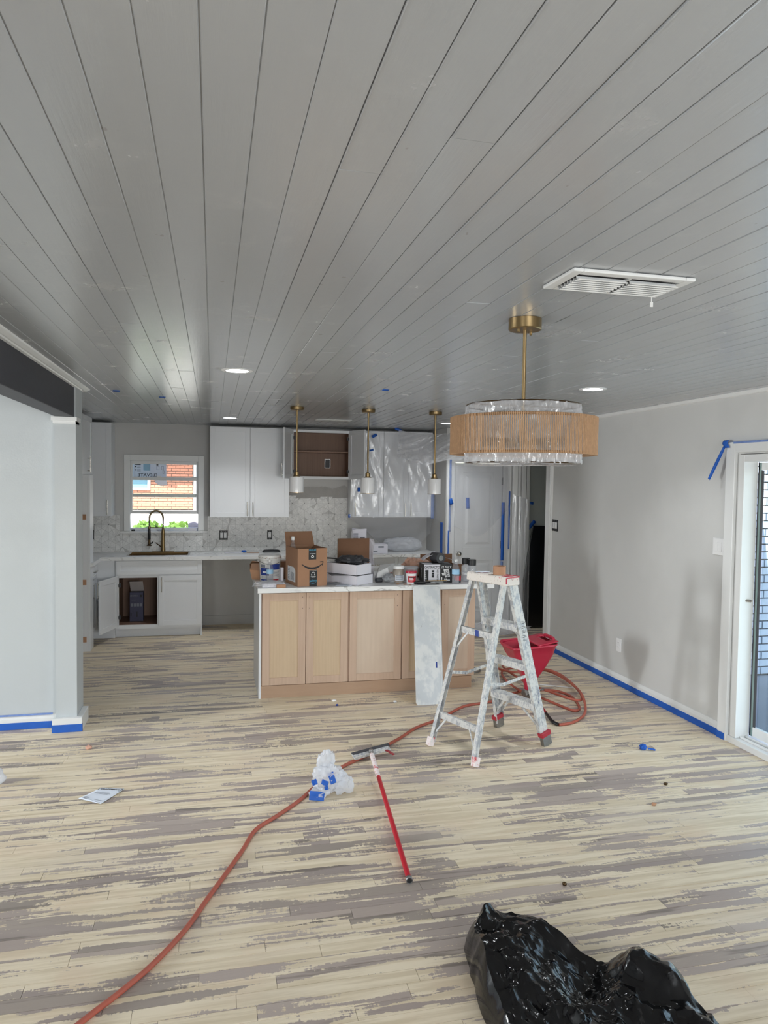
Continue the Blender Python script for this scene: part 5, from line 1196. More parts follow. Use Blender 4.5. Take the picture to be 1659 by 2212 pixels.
for i, (lab, c, ex, ey, w, h, mt) in enumerate((
    ('slanted blue tape scrap at the top of the plastic sheet, beside the middle pendant rod', (1.955, 8.80, 2.385), (1, 0, .55), (-.55, 0, 1), .065, .035, 'tape'),
    ('small torn blue tape scrap high on the covered cabinet, right of the middle pendant rod', (1.925, 8.82, 2.205), (1, 0, .3), (-.3, 0, 1), .05, .022, 'tape'),
    ('blue tape square beside the middle pendant shade', (1.772, 8.82, 1.713), (1, 0, 0), (0, 0, 1), .036, .050, 'tape'),
    ('blue tape square at the lower left corner of the covered cabinets', (1.66, 8.845, 1.383), (1, 0, 0), (0, 0, 1), .030, .045, 'tape'),
    ('upright blue tape patch in the middle of the plastic on the pantry door', (3.029, 8.335, 1.568), (1, 0, .05), (-.05, 0, 1), .042, .135, 'tape'),
    ('slanted blue tape patch on the left casing of the pantry door', (2.815, 8.335, 1.585), (1, 0, .3), (-.3, 0, 1), .045, .075, 'tape'),
    ('long blue tape strip down the right edge of the pantry door', (3.492, 8.335, 1.22), (1, 0, 0), (0, 0, 1), .042, .72, 'tape'),
    ('pale mottled tape strip low on the right edge of the pantry door', (3.488, 8.335, .62), (1, 0, 0), (0, 0, 1), .035, .46, 'tape_pale'),
    ('thin blue tape strip up the right casing of the pantry door', (3.585, 8.362, 1.36), (1, 0, 0), (0, 0, 1), .022, .72, 'tape'),
    ('pale mottled tape strip up the left casing of the pantry door', (2.810, 8.358, 1.66), (1, 0, 0), (0, 0, 1), .026, .88, 'tape_pale'),
    ('thin blue tape strip low on the left casing of the pantry door', (2.793, 8.352, 1.0), (1, 0, 0), (0, 0, 1), .016, .46, 'tape'),
    ('broad blue tape strip on the corner wall left of the pantry door', (2.7665, 8.55, 1.08), (0, -1, 0), (0, 0, 1), .10, .48, 'tape'),
    ('dark mottled tape strip along the right edge of the covered cabinets', (2.742, 8.855, 1.53), (1, 0, 0), (0, 0, 1), .045, .36, 'tape_pale'),
    ('blue tape strip at the top right corner of the plastic sheet', (2.95, 8.385, 2.445), (1, 0, 0), (0, 0, 1), .20, .030, 'tape'),
    ('blue tape scrap pinning the strip of plastic to the hall wall', (3.90, 8.405, 1.57), (1, 0, -.15), (.15, 0, 1), .055, .032, 'tape'),
    ('slanted blue tape scrap above the black plastic in the hall', (3.905, 8.395, 1.30), (1, 0, -.9), (.9, 0, 1), .045, .13, 'tape'),
    ('blue tape scrap at the upper left corner of the top plastic sheet', (2.235, 8.70, 2.462), (1, 0, -.35), (.35, 0, 1), .09, .030, 'tape'),
    )):
    patch('masking_tape', lab, c, ex, ey, w, h, mt, TG, seed=i)
for i, (lab, c) in enumerate((('tiny blue tape scrap on the ceiling planks near the pillar', (-.716, 5.84, CEIL - .003)), ('tiny blue tape scrap on the ceiling planks above the sink run', (-.40, 6.15, CEIL - .003)), ('tiny blue tape scrap on the ceiling planks between the pendants', (1.21, 5.10, CEIL - .003)))):
    patch('masking_tape', lab, c, (1, .1, 0), (-.1, 1, -.25), .05, .03, 'tape', None, seed=30 + i)

# plastic sheets ------------------------------------------------------------------------
def fold3(p, s1=2.4): return ridged((p[0] * s1, p[1] * s1, 1.3), 3) - .5
def sheetA(u, v):
    """drops over the wall cabinets, then swags under them to the pantry corner"""
    if v < .62:
        k = v / .62; z = 2.42 - (2.42 - 1.365) * k; x = 1.69 + (2.765 - 1.69) * u - .03 * k * (1 - u)
        y = 8.848 - .030 * max(0, ridged((x * 2.6 + z * .9, z * .7, 1.3), 3) - .45) - .022 * max(0, ridged((x * 5 - z * 1.1, z * 1.2, 7.3), 2) - .62) - .006 * noise.noise(Vector((x * 9 + z * 2, z * 1.5, 0)))
        return (x, y, z)
    k = (v - .62) / .38
    zl = 1.365 - .30 * k; xl = 1.66 + .40 * k
    zr = 1.365 - .22 * k; xr = 2.765 + .0 * k
    x = xl + (xr - xl) * u; sag = sin(pi * min(1, u * 1.05)) ** .8
    z = zl + (zr - zl) * u - k * .20 * sag
    y = 8.835 + (.18 * sin(pi * k * .6)) - .03 * sag * k + .012 * sin(16 * k + 5 * u) * k + .02 * fold3((x, z * 3), 2.0)
    return (x, min(y, 9.17), z + .008 * sin(22 * k + 3 * u) * k)
m = MB(); m.grid(sheetA, 70, 90); o = build(m, 'plastic_sheet', MAT['film'], smooth=60, fixn=False); tag(o, 'clear plastic sheet over the right wall cabinets, swagged down to the worktop', 'plastic sheet')
def sheetB(u, v):
    a = Vector((2.24, 8.72, 2.462)); b = Vector((2.915, 8.33, 2.44)) ; top_ = a.lerp(b, u); top_.z -= .05 * sin(pi * u) * (1 - v) - 0
    bl = Vector((2.20, 8.66, 2.13)); br = Vector((2.97, 8.24, 2.09)); bot = bl.lerp(br, u); bot.z -= .085 * math.exp(-((u - .38) / .28) ** 2)
    p = top_.lerp(bot, v)
    rr = 1.5 * (ridged((u * 2.5 + (1 - u) * v * 2.0, v * 1.8 + u * 2.0, .7), 4) - .5); r2 = ridged((u * 9 - v * 5, v * 7 + u * 3, 4), 3) - .5
    return (p.x, p.y - .05 * sin(pi * v * .6) - .045 * rr - .02 * r2 * v, p.z + .012 * r2 * v)
m = MB(); m.grid(sheetB, 72, 54); o = build(m, 'plastic_sheet', MAT['film_hv'], smooth=40, fixn=False); tag(o, 'shiny crinkled plastic sheet taped up under the ceiling at the pantry corner', 'plastic sheet')
def sheetC(u, v):
    z = .01 + 2.06 * (1 - v); x = 2.80 + .78 * u
    y = 8.345 + .010 * fold3((x + z * .3, z), 3) + .008 * noise.noise(Vector((x * 12, z * 2, 2))) - .05 * max(0, v - .86) / .14 * (.5 + noise.noise(Vector((x * 5, 0, 0))))
    if v > .55 and False: pass
    return (x, min(y, 8.362), z)
m = MB(); m.grid(sheetC, 48, 90); o = build(m, 'plastic_sheet', MAT['film_thin'], smooth=60, fixn=False); tag(o, 'thin clear plastic sheet hanging in front of the white pantry door', 'plastic sheet')
def sheetC2(u, v):
    x = 2.84 + .70 * u; z = 2.02 - (.74 + .16 * sin(pi * u) ** 2 * (1 - .3 * u) - .20 * u ** 3) * v
    return (x, 8.325 + .014 * fold3((x * 1.4 - z, z + x), 2.6), z)
m = MB(); m.grid(sheetC2, 44, 44); o = build(m, 'plastic_sheet', MAT['film_thin'], smooth=60, fixn=False); tag(o, 'second shorter plastic layer with a sagging hem on the upper pantry door', 'plastic sheet')
def sheetD(u, v):
    z = .02 + (1.66 - .07 * u) * (1 - v); x = 3.615 + .235 * u + .05 * v * (1 - abs(2 * u - 1))
    return (x, 8.335 - .012 * v - .02 * abs(sin(u * 9 + v * 2)) * .6 + .008 * noise.noise(Vector((u * 8, z * 3, 5))), z)
m = MB(); m.grid(sheetD, 26, 80); o = build(m, 'plastic_sheet', MAT['film'], smooth=60, fixn=False); tag(o, 'narrow plastic strip hanging over the casing posts at the hall corner', 'plastic sheet')
m = crumple((3.25, 8.05, .075), (.42, .16, .075), 21, .3, 2.0, 48, 24, flat=.05); o = build(m, 'plastic_heap', MAT['film_hv'], smooth=40, fixn=False); tag(o, 'heap of clear plastic on the floor at the foot of the pantry door', 'plastic sheet')
def sheetE(u, v):
    zt = 1.285 - .02 * u; z = zt * (1 - v) + .004; xl = 3.915 - .135 * min(1, v * 1.9) ** .8; x = xl + (4.75 - xl) * u
    return (x, 8.375 - .03 * abs(sin(5 * u + 1.5 * v)) - .02 * v + .012 * noise.noise(Vector((u * 6, z * 3, 8))), z)
m = MB(); m.grid(sheetE, 40, 60); o = build(m, 'black_sheeting', MAT['trash_hall'], smooth=60, solid=.001, fixn=False); tag(o, 'black plastic sheeting hanging in the dark hall opening', 'plastic sheet')

# ---------------------------------------------------------------- things on the island
IT = .931
# shipping carton
TH = radians(13); t = thing('shipping_box', 'large open brown shipping box with black printed tape on the island', 'box', (.69, 5.985, IT), TH)
bw, bd, bh = .262, .31, .318; th = .004
m = MB(); m.box(0, bw, 0, th, 0, bh); m.box(0, bw, bd - th, bd, 0, bh); m.box(0, th, th, bd - th, 0, bh); m.box(bw - th, bw, th, bd - th, 0, bh); m.box(th, bw - th, th, bd - th, 0, th); bx = build(m, 'carton', MAT['card'], t, world=False)
def flap(a, b, out, L):
    a = Vector(a); b = Vector(b); o_ = Vector(out).normalized() * L; m = MB(); m._add([a, b, b + o_ + (a - b).normalized() * .006, a + o_ - (a - b).normalized() * .006], [(0, 1, 2, 3)]); return m
build(flap((0, bd - .002, bh), (bw, bd - .002, bh), (-.06, .25, 1), .125), 'flap', MAT['card_in'], t, world=False, solid=.004)
build(flap((bw - .002, 0.01, bh), (bw - .002, bd - .01, bh), (-.6, 0, -.55), .09), 'flap', MAT['card_in'], t, world=False, solid=.004)
build(flap((0.002, 0.01, bh), (.002, bd - .01, bh), (.35, 0, -1), .11), 'flap', MAT['card_in'], t, world=False, solid=.004)
build(flap((0.0, .002, bh), (bw, .002, bh), (0, .25, -1), .11), 'flap', MAT['card_in'], t, world=False, solid=.004)
m = MB(); tx = .130; m.box(tx - .034, tx + .034, -.0012, -.0002, .225, bh); m.box(tx - .026, tx + .042, -.0012, -.0002, 0, .135); tp = build(m, 'printed_tape', MAT['black'], t, world=False)
m = MB(); put_text(m, 'prime', .028, frame((tx + .008, -.0016, .046), (1, 0, 0), (0, 0, 1)), 1.0); put_text(m, 'prime', .026, frame((tx, -.0016, .303), (-1, 0, 0), (0, 0, -1)), 1.0)
sm = catmull([(tx - .018, -.0016, .030), (tx + .008, -.0016, .022), (tx + .034, -.0016, .032)], 6); m.tube(sm, .0012, 4); build(m, 'lettering', MAT['ink_teal'], tp, world=False, fixn=False)
m = MB(); m.lathe([(.006, 0), (.013, 0), (.013, .0006), (.006, .0006)], (tx, -.0012, .250), 16, axis=Matrix.Rotation(radians(90), 4, 'X'), cap0=False, cap1=False); hp = catmull([(tx - .006, -.0016, .098), (tx - .004, -.0016, .112), (tx + .008, -.0016, .118), (tx + .020, -.0016, .112), (tx + .022, -.0016, .098)], 4); m.tube(hp, .0017, 4); m.box(tx - .01, tx - .003, -.0018, -.0013, .090, .102); m.box(tx + .018, tx + .025, -.0018, -.0013, .090, .102)
m.box(tx - .015, tx + .03, -.0018, -.0013, .080, .083); m.box(tx - .008, tx + .024, -.0018, -.0013, .074, .076); m.box(tx - .026, tx + .026, -.0018, -.0013, .272, .275); m.box(tx - .02, tx + .036, -.0018, -.0013, .128, .130); build(m, 'tape_symbols', MAT['ink_white'], tp, world=False, fixn=False)
sm = catmull([(.035, -.001, .187), (.08, -.001, .160), (.13, -.001, .150), (.18, -.001, .160), (.218, -.001, .185)], 8); N_ = len(sm)
m = MB(); hw = [(.0015 + .0075 * sin(pi * min(1, (k / (N_ - 1)) * .9 + .05))) for k in range(N_)]
m._add([p + Vector((0, -.0002, w_)) for p, w_ in zip(sm, hw)] + [p - Vector((0, .0002, w_)) for p, w_ in zip(sm, hw)], [(k, k + 1, N_ + k + 1, N_ + k) for k in range(N_ - 1)])
m.bar((.198, -.0012, .203), (.226, -.0012, .204), .0005, .007); m.bar((.226, -.0012, .206), (.219, -.0012, .172), .0005, .007, up=(1, 0, 0)); build(m, 'smile_arrow', MAT['ink'], bx, world=False, fixn=False)
m = MB(); m._add([(-.0012, .25, .03), (-.0012, .055, .03), (-.0012, .055, .13), (-.0012, .10, .155), (-.0012, .25, .155)], [(0, 1, 2, 3, 4)]); lb = build(m, 'address_label', MAT['white'], t, world=False, solid=.0005)
m = MB()
for k in range(7): m.box(-.0024, -.0018, .20 - .0 * k, .235, .045 + k * .014, .051 + k * .014)
for k in range(11): m.box(-.0024, -.0018, .085, .17, .045 + k * .006, .0475 + k * .006)
build(m, 'label_print', MAT['ink_grey'], lb, world=False)
t2 = thing('water_bottle', 'clear bottle sticking up inside the shipping box at its left edge', 'bottle', (.676, 6.235, IT + .005))
def bottle(t, s_=1.0, q=1.0):
    prof = [(.0, 0), (.028, .0), (.032, .008), (.031, .03), (.0325, .04), (.031, .05), (.0325, .062), (.0325, .13), (.030, .145), (.018, .178), (.0125, .185), (.0125, .200)]
    m = MB(); m.lathe([(r * s_ * q, z * s_) for r, z in prof], n=20, cap0=False, cap1=False); b_ = build(m, 'bottle_body', MAT['bottle'], t, world=False, smooth=50, fixn=False)
    m = MB(); m.lathe([(.0135 * s_ * q, .198 * s_), (.0145 * s_ * q, .200 * s_), (.0145 * s_ * q, .212 * s_), (.012 * s_ * q, .214 * s_)], n=18); build(m, 'cap', MAT['white'], t, world=False, smooth=40)
    m = MB(); m.lathe([(.0331 * s_ * q, .085 * s_), (.0331 * s_ * q, .125 * s_)], n=20, cap0=False, cap1=False); build(m, 'label_band', MAT['ink_lblue'], t, world=False, smooth=50)
    m = MB(); m.lathe([(0, .004 * s_), (.030 * s_ * q, .006 * s_), (.030 * s_ * q, .07 * s_), (0, .07 * s_)], n=16, cap0=False, cap1=False); build(m, 'water', MAT['bottle'], t, world=False, smooth=50)
bottle(t2, 1.85, .58)
t2 = thing('water_bottle', 'small water bottle with light blue label in front of the white bucket', 'bottle', (.482, 6.27, IT)); bottle(t2, .93)
t2 = thing('water_bottle', 'clear water bottle beside the black-capped bottles at the right end of the island', 'bottle', (2.075, 5.985, IT)); bottle(t2, 1.0)
# joint compound bucket
t = thing('compound_bucket', 'white bucket with blue printed label and crusty rim on the island', 'bucket', (.492, 6.40, IT))
m = MB(); m.lathe([(0, 0), (.080, 0), (.084, .004), (.092, .185), (.095, .19), (.098, .195), (.098, .205), (.094, .208), (.094, .215)], n=40, cap0=False, cap1=False); build(m, 'bucket_body', MAT['bucket_white'], t, world=False, smooth=40)
m = MB(); m.lathe([(.0985, .210), (.0985, .226), (.094, .231), (0, .230)], n=40, cap0=False, cap1=False); ld = build(m, 'lid', MAT['bucket_white'], t, world=False, smooth=40)
m = MB(); rb = random.Random(4)
for k in range(46):
    a = rb.uniform(0, 2 * pi); m.lathe([(.001, 0), (rb.uniform(.003, .006), .002), (.001, .004)], (.0985 * cos(a), .0985 * sin(a), .206 + rb.uniform(-.004, .006)), 5)
o = build(m, 'dried_crust', MAT['kraft'], ld, world=False); o['kind'] = 'stuff'
def arcpanel(mb, r0, r1, z0, z1, a0, a1, n=14):
    mb.grid(lambda u, v: ((r0 + (r1 - r0) * v + .0006) * cos(a0 + (a1 - a0) * u), (r0 + (r1 - r0) * v + .0006) * sin(a0 + (a1 - a0) * u), z0 + (z1 - z0) * v), n, 2)
rad_ = lambda z: .084 + .008 * z / .185
def lab(z0, z1, a0, a1, mt, nm):
    m = MB(); arcpanel(m, rad_(z0), rad_(z1), z0, z1, radians(a0), radians(a1)); build(m, nm, MAT[mt], t, world=False, smooth=60, fixn=False)
lab(.055, .12, 205, 262, 'ink_blue', 'blue_label'); lab(.105, .155, 268, 335, 'ink_blue', 'blue_label'); lab(.010, .022, 205, 250, 'ink_blue', 'blue_band'); lab(.010, .022, 285, 330, 'ink_red', 'red_band'); lab(.075, .10, 200, 206, 'ink_red', 'red_badge')
m = MB()
for k in range(6): arcpanel(m, rad_(.04 + k * .01), rad_(.044 + k * .01), .04 + k * .01, .043 + k * .01, radians(282), radians(330))
for k in range(3): arcpanel(m, rad_(.03 + k * .008), rad_(.033 + k * .008), .03 + k * .008, .033 + k * .008, radians(212), radians(250))
arcpanel(m, rad_(.125), rad_(.15), .125, .15, radians(208), radians(240)); build(m, 'label_print', MAT['ink_grey'], t, world=False, fixn=False)
m = MB(); arcpanel(m, rad_(.075) + .001, rad_(.085) + .001, .078, .092, radians(222), radians(252)); build(m, 'label_print', MAT['ink_white'], t, world=False, fixn=False)
m = MB(); m.tube([(.10 * cos(a), .10 * sin(a), .182 - .03 * sin(a) ** 2) for a in [radians(180 + 180 * k / 16) for k in range(17)]], .002, 6); build(m, 'wire_handle', MAT['steel'], t, world=False, smooth=60)
# plastic packet, wood block, kraft bag
m = MB(); 
def pk(u, v):
    x = .335 + .26 * u; y = 5.965 + .17 * v; s_ = sin(pi * u) * sin(pi * v)
    return (x - .02 * (1 - v) * (1 - u), y, IT + .012 + .035 * s_ ** .5 + .016 * (ridged((x * 14, y * 14, 3), 3) - .5) - .03 * max(0, (.12 - u)) )
m.grid(pk, 30, 22); t = thing('plastic_packet', 'clear plastic packet of paper draped over the left corner of the island', 'packet', (.46, 6.05, IT)); build(m, 'film', MAT['film_hv'], t, smooth=40, fixn=False)
m = MB(); m.box(.40, .58, 5.985, 6.12, IT, IT + .012); m.box(.40, .59, 5.98, 6.11, IT + .0125, IT + .028); build(m, 'paper_pad', MAT['card_white'], t, bev=.003)
m = MB(); m.box(-.037, .037, -.012, .012, 0, .026); m.xform(Matrix.Translation((.552, 5.965, IT)) @ RZ(.05)); o = build(m, 'cardboard_block', MAT['kraft'], bev=.002); tag(o, 'little brown cardboard block at the island edge beside the shipping box', 'block')
t = thing('kraft_carton', 'crushed brown kraft carton at the far left end of the island, behind the bucket', 'carton', (.40, 6.62, IT))
m = MB(); m._add([(.345, 6.50, IT), (.46, 6.46, IT), (.47, 6.72, IT), (.36, 6.74, IT), (.325, 6.50, IT + .085), (.45, 6.46, IT + .075), (.46, 6.70, IT + .10), (.335, 6.73, IT + .11)], [(3, 2, 1, 0), (0, 1, 5, 4), (1, 2, 6, 5), (2, 3, 7, 6), (3, 0, 4, 7)]); build(m, 'carton', MAT['kraft'], t, solid=.003)
m = MB(); m._add([(.325, 6.50, IT + .085), (.45, 6.46, IT + .075), (.44, 6.57, IT + .135), (.345, 6.60, IT + .13)], [(0, 1, 2, 3)]); m._add([(.46, 6.70, IT + .10), (.335, 6.73, IT + .11), (.35, 6.63, IT + .15), (.44, 6.61, IT + .14)], [(0, 1, 2, 3)]); build(m, 'flap', MAT['kraft'], t, solid=.003)
m = MB(); m.box(.598, .655, 6.50, 6.60, IT, IT + .155); o = build(m, 'carton', MAT['card_in'], bev=.003); tag(o, 'narrow dark brown carton between the bucket and the shipping box', 'carton')
m = MB(); m.box(.585, .612, 6.38, 6.42, IT, IT + .115); o = build(m, 'white_carton', MAT['card_white'], bev=.002); tag(o, 'slim white carton tucked between the bucket and the shipping box', 'carton')
# stacked white mailer boxes
def mailer(name, label, org, th_, W_, D_, H_, foam=True):
    t = thing(name, label, 'box', org, th_); e = .003
    m = MB(); m.box(0, W_, 0, e, 0, H_); m.box(0, W_, D_ - e, D_, 0, H_); m.box(0, e, e, D_ - e, 0, H_); m.box(W_ - e, W_, e, D_ - e, 0, H_); m.box(e, W_ - e, e, D_ - e, 0, e); b = build(m, 'carton', MAT['card_white'], t, world=False, bev=.0015)
    if foam:
        m = MB(); m.grid(lambda u, v: (e + (W_ - 2 * e) * u, e + (D_ - 2 * e) * v, H_ - .012 + .008 * noise.noise(Vector((u * 4, v * 4, W_ * 9)))), 8, 8); build(m, 'black_lining', MAT['black'], t, world=False, smooth=180, fixn=False)
    m = MB(); m.box(-.0008, -.0002, .0, .0015, 0, H_); build(m, 'corner_seam', MAT['ink_grey'], b, world=False)
    return t
TH2 = radians(41); mailer('white_mailer_box', 'lower white carton of the two stacked on the island, black lining showing', (1.195, 5.99, IT), TH2, .225, .33, .079)
mailer('white_mailer_box', 'upper white carton of the two stacked on the island, full of grey packing', (1.192, 5.992, IT + .086), TH2, .205, .335, .088)
m = MB(); m.grid(lambda u, v: (.985 + .30 * u, 6.05 + .34 * v * (1 - .2 * u), IT + .0815 + .003 * noise.noise(Vector((u * 5, v * 5, 3)))), 8, 8); o = build(m, 'black_foam_sheet', MAT['black'], solid=.003, fixn=False); tag(o, 'black foam sheet poking out between the two stacked white cartons', 'foam sheet')
m = crumple((1.20, 6.22, IT + .197), (.125, .10, .035), 17, .35, 2.0, 40, 20, flat=.2); o = build(m, 'grey_packing_bag', MAT['dark'], smooth=40, fixn=False); tag(o, 'crumpled dark grey bag lying on the upper white carton', 'bag')
m = MB(); m.grid(lambda u, v: (.965 + .24 * u, 6.20 + .07 * v, IT + .212 - .036 * u ** 1.5 + .006 * sin(v * 3)), 10, 4); o = build(m, 'black_flap', MAT['black'], solid=.003, fixn=False); tag(o, 'thin black plastic flap sticking out left of the upper white carton', 'flap')
t = thing('open_mailer_box', 'white carton with raised brown-lined lid behind the stacked cartons', 'box', (1.30, 6.70, IT), radians(3))
m = MB(); e = .003; W_, D_, H_ = .31, .17, .10
m.box(-W_ / 2, W_ / 2, -D_, -D_ + e, 0, H_); m.box(-W_ / 2, W_ / 2, -e, 0, 0, H_); m.box(-W_ / 2, -W_ / 2 + e, -D_ + e, -e, 0, H_); m.box(W_ / 2 - e, W_ / 2, -D_ + e, -e, 0, H_); m.box(-W_ / 2 + e, W_ / 2 - e, -D_ + e, -e, 0, e); build(m, 'carton', MAT['card_white'], t, world=False)
m = MB(); LZ = .345; m.box(-W_ / 2, W_ / 2, 0.001, .004, H_, LZ); m._add([(-W_ / 2, .0, LZ), (W_ / 2, .0, LZ), (W_ / 2 - .012, -.06, LZ + .006), (-W_ / 2 + .012, -.06, LZ + .006)], [(0, 1, 2, 3)])
m._add([(-W_ / 2, 0, H_ + .01), (-W_ / 2, 0, LZ), (-W_ / 2 - .004, -.055, LZ - .02), (-W_ / 2 - .012, -.06, LZ - .06), (-W_ / 2 - .012, -.06, H_ + .03)], [(0, 1, 2, 3, 4)])
lidb = build(m, 'lid_lining', MAT['card_in'], t, world=False, solid=.0015, fixn=False)
m = MB(); m.box(-W_ / 2, W_ / 2, .0045, .006, H_, LZ); m._add([(W_ / 2, 0, H_), (W_ / 2, 0, LZ), (W_ / 2 + .03, -.04, LZ - .01), (W_ / 2 + .042, -.05, LZ - .05), (W_ / 2 + .03, -.05, LZ - .08), (W_ / 2 + .02, -.045, H_ + .06), (W_ / 2 + .04, -.05, H_ - .01)], [(0, 1, 2, 3, 4, 5, 6)]); build(m, 'lid', MAT['card_white'], t, world=False, solid=.0015, fixn=False)
# papers, foam piece, grey crumple, dark roll
for i, (x, y, a, lab, w) in enumerate(((1.00, 6.08, .5, 'grey folded paper beside the shipping box on the island', .15), (1.08, 5.99, -.45, 'white printed slip lying flat in front of the stacked cartons', .13))):
    t = thing('paper_slip', lab, 'paper', (x, y, IT), a)
    m = MB(); m.grid(lambda u, v: ((u - .5) * w, (v - .5) * .09, .003 + .010 * u * u * (1 - i) + .004 * sin(u * 3)), 10, 6); build(m, 'sheet', MAT['paper'] if i else MAT['greybag'], t, world=False, smooth=180, solid=.001, fixn=False)
    m = MB()
    for k in range(4): m.box(-.05, .05 - .015 * (k % 2), -.03 + k * .016, -.027 + k * .016, .0105, .011)
    build(m, 'text_lines', MAT['ink_grey'], t, world=False)
t = thing('foam_packing', 'angular white foam packing piece leaning right of the stacked cartons', 'packing', (1.52, 6.30, IT))
m = MB(); m._add([(1.41, 6.22, IT), (1.54, 6.20, IT + .04), (1.60, 6.42, IT + .05), (1.44, 6.42, IT), (1.43, 6.25, IT + .075), (1.52, 6.24, IT + .125), (1.635, 6.40, IT + .14), (1.50, 6.46, IT + .12)], [(3, 2, 1, 0), (4, 5, 6, 7), (0, 1, 5, 4), (1, 2, 6, 5), (2, 3, 7, 6), (3, 0, 4, 7)]); build(m, 'foam_block', MAT['white'], t, bev=.006)
m = crumple((1.515, 6.13, IT + .040), (.055, .05, .04), 24, .4, 1.7, 30, 18, flat=.1); o = build(m, 'grey_bag', MAT['greybag'], smooth=40, fixn=False); tag(o, 'crumpled translucent grey bag left of the glass jar', 'bag')
m = MB(); m.tube([(1.395, 6.145, IT + .022), (1.45, 6.16, IT + .022)], .021, 16); o = build(m, 'dark_roll', MAT['dark'], smooth=40); tag(o, 'small dark roll lying at the foot of the stacked cartons', 'roll')
# jar, tubs
t = thing('glass_jar', 'cloudy jar with white lid and paper label next to the red tub', 'jar', (1.590, 6.115, IT))
m = MB(); m.lathe([(0, 0), (.048, 0), (.052, .006), (.052, .10), (.046, .118), (.043, .125)], n=28, cap0=False, cap1=False); build(m, 'jar_body', MAT['murk'], t, world=False, smooth=50)
m = MB(); m.lathe([(.047, .124), (.049, .126), (.049, .148), (.046, .151), (0, .151)], n=28, cap0=True, cap1=False); build(m, 'lid', MAT['white'], t, world=False, smooth=40)
m = MB(); m.grid(lambda u, v: (.0526 * cos(radians(225 + 90 * u)), .0526 * sin(radians(225 + 90 * u)), .025 + .05 * v), 12, 2); lb = build(m, 'label', MAT['paper'], t, world=False, smooth=60, fixn=False)
m = MB()
for k in range(5): m.grid(lambda u, v: (.0531 * cos(radians(232 + 70 * u)), .0531 * sin(radians(232 + 70 * u)), .031 + .009 * k + .004 * v), 10, 1)
build(m, 'label_print', MAT['ink'], lb, world=False, fixn=False)
t = thing('plastic_tub', 'plain clear white tub with flat lid behind the red tub', 'tub', (1.745, 6.27, IT))
m = MB(); m.lathe([(0, 0), (.055, 0), (.066, .105), (.068, .108)], n=28, cap0=False, cap1=False); build(m, 'tub_body', MAT['white'], t, world=False, smooth=40)
m = MB(); m.lathe([(.070, .106), (.071, .118), (.068, .122), (0, .120)], n=28, cap0=True, cap1=False); build(m, 'lid', MAT['bag_white'], t, world=False, smooth=40)
t = thing('spackle_tub', 'small white tub with red lid and red label on the island', 'tub', (1.684, 6.035, IT))
m = MB(); m.lathe([(0, 0), (.036, 0), (.038, .003), (.046, .098)], n=28, cap0=False, cap1=False); build(m, 'tub_body', MAT['white'], t, world=False, smooth=40)
m = MB(); m.lathe([(.0485, .095), (.0495, .097), (.0495, .112), (.046, .117), (0, .116)], n=28, cap0=True, cap1=False); build(m, 'lid', MAT['red'], t, world=False, smooth=40)
m = MB(); m.grid(lambda u, v: ((.0395 + .0046 * v) * cos(radians(215 + 120 * u)), (.0395 + .0046 * v) * sin(radians(215 + 120 * u)), .018 + .054 * v), 14, 2); lb = build(m, 'label', MAT['ink_red'], t, world=False, smooth=60, fixn=False)
m = MB(); m.grid(lambda u, v: ((.0428 + .0012 * v) * cos(radians(218 + 114 * u)), (.0428 + .0012 * v) * sin(radians(218 + 114 * u)), .056 + .016 * v), 14, 2); build(m, 'label_band', MAT['ink'], lb, world=False, smooth=60, fixn=False)
m = MB()
for k, (a0, a1) in enumerate(((232, 275), (236, 285), (240, 270))): m.grid(lambda u, v: (.0428 * cos(radians(a0 + (a1 - a0) * u)), .0428 * sin(radians(a0 + (a1 - a0) * u)), .050 - .011 * k + .005 * v), 10, 1)
build(m, 'label_print', MAT['ink_white'], lb, world=False, fixn=False)
m = MB(); m.box(1.545, 1.585, 6.22, 6.26, IT, IT + .075); m.box(1.5449, 1.5851, 6.2199, 6.2601, IT + .03, IT + .06); o = build(m, 'red_carton', [MAT['ink_red']], bev=.002); tag(o, 'little red carton half hidden behind the cloudy jar', 'carton')
# brown box with peach bag
t = thing('brown_box', 'low open brown box with spread flaps at the back of the island', 'box', (2.14, 6.62, IT), radians(2))
W_, D_, H_ = .33, .26, .095; e = .004
m = MB(); m.box(-W_ / 2, W_ / 2, -D_ / 2, -D_ / 2 + e, 0, H_); m.box(-W_ / 2, W_ / 2, D_ / 2 - e, D_ / 2, 0, H_ + .09); m.box(-W_ / 2, -W_ / 2 + e, -D_ / 2 + e, D_ / 2 - e, 0, H_); m.box(W_ / 2 - e, W_ / 2, -D_ / 2 + e, D_ / 2 - e, 0, H_); m.box(-W_ / 2 + e, W_ / 2 - e, -D_ / 2 + e, D_ / 2 - e, 0, e); build(m, 'carton', MAT['card_in'], t, world=False)
build(flap((-W_ / 2, -D_ / 2, H_), (-W_ / 2, D_ / 2, H_), (-.9, 0, .45), .13), 'flap', MAT['card'], t, world=False, solid=.003)
build(flap((-W_ / 2, -D_ / 2, H_), (W_ / 2, -D_ / 2, H_), (0, -.7, .2), .11), 'flap', MAT['card'], t, world=False, solid=.003)
m = crumple((1.86, 6.50, IT + .085), (.13, .10, .085), 31, .28, 2.1, 44, 24, flat=.05); o = build(m, 'peach_bag', MAT['peach'], smooth=30, fixn=False); tag(o, 'crumpled peach plastic bag left of the caulk carton', 'bag')
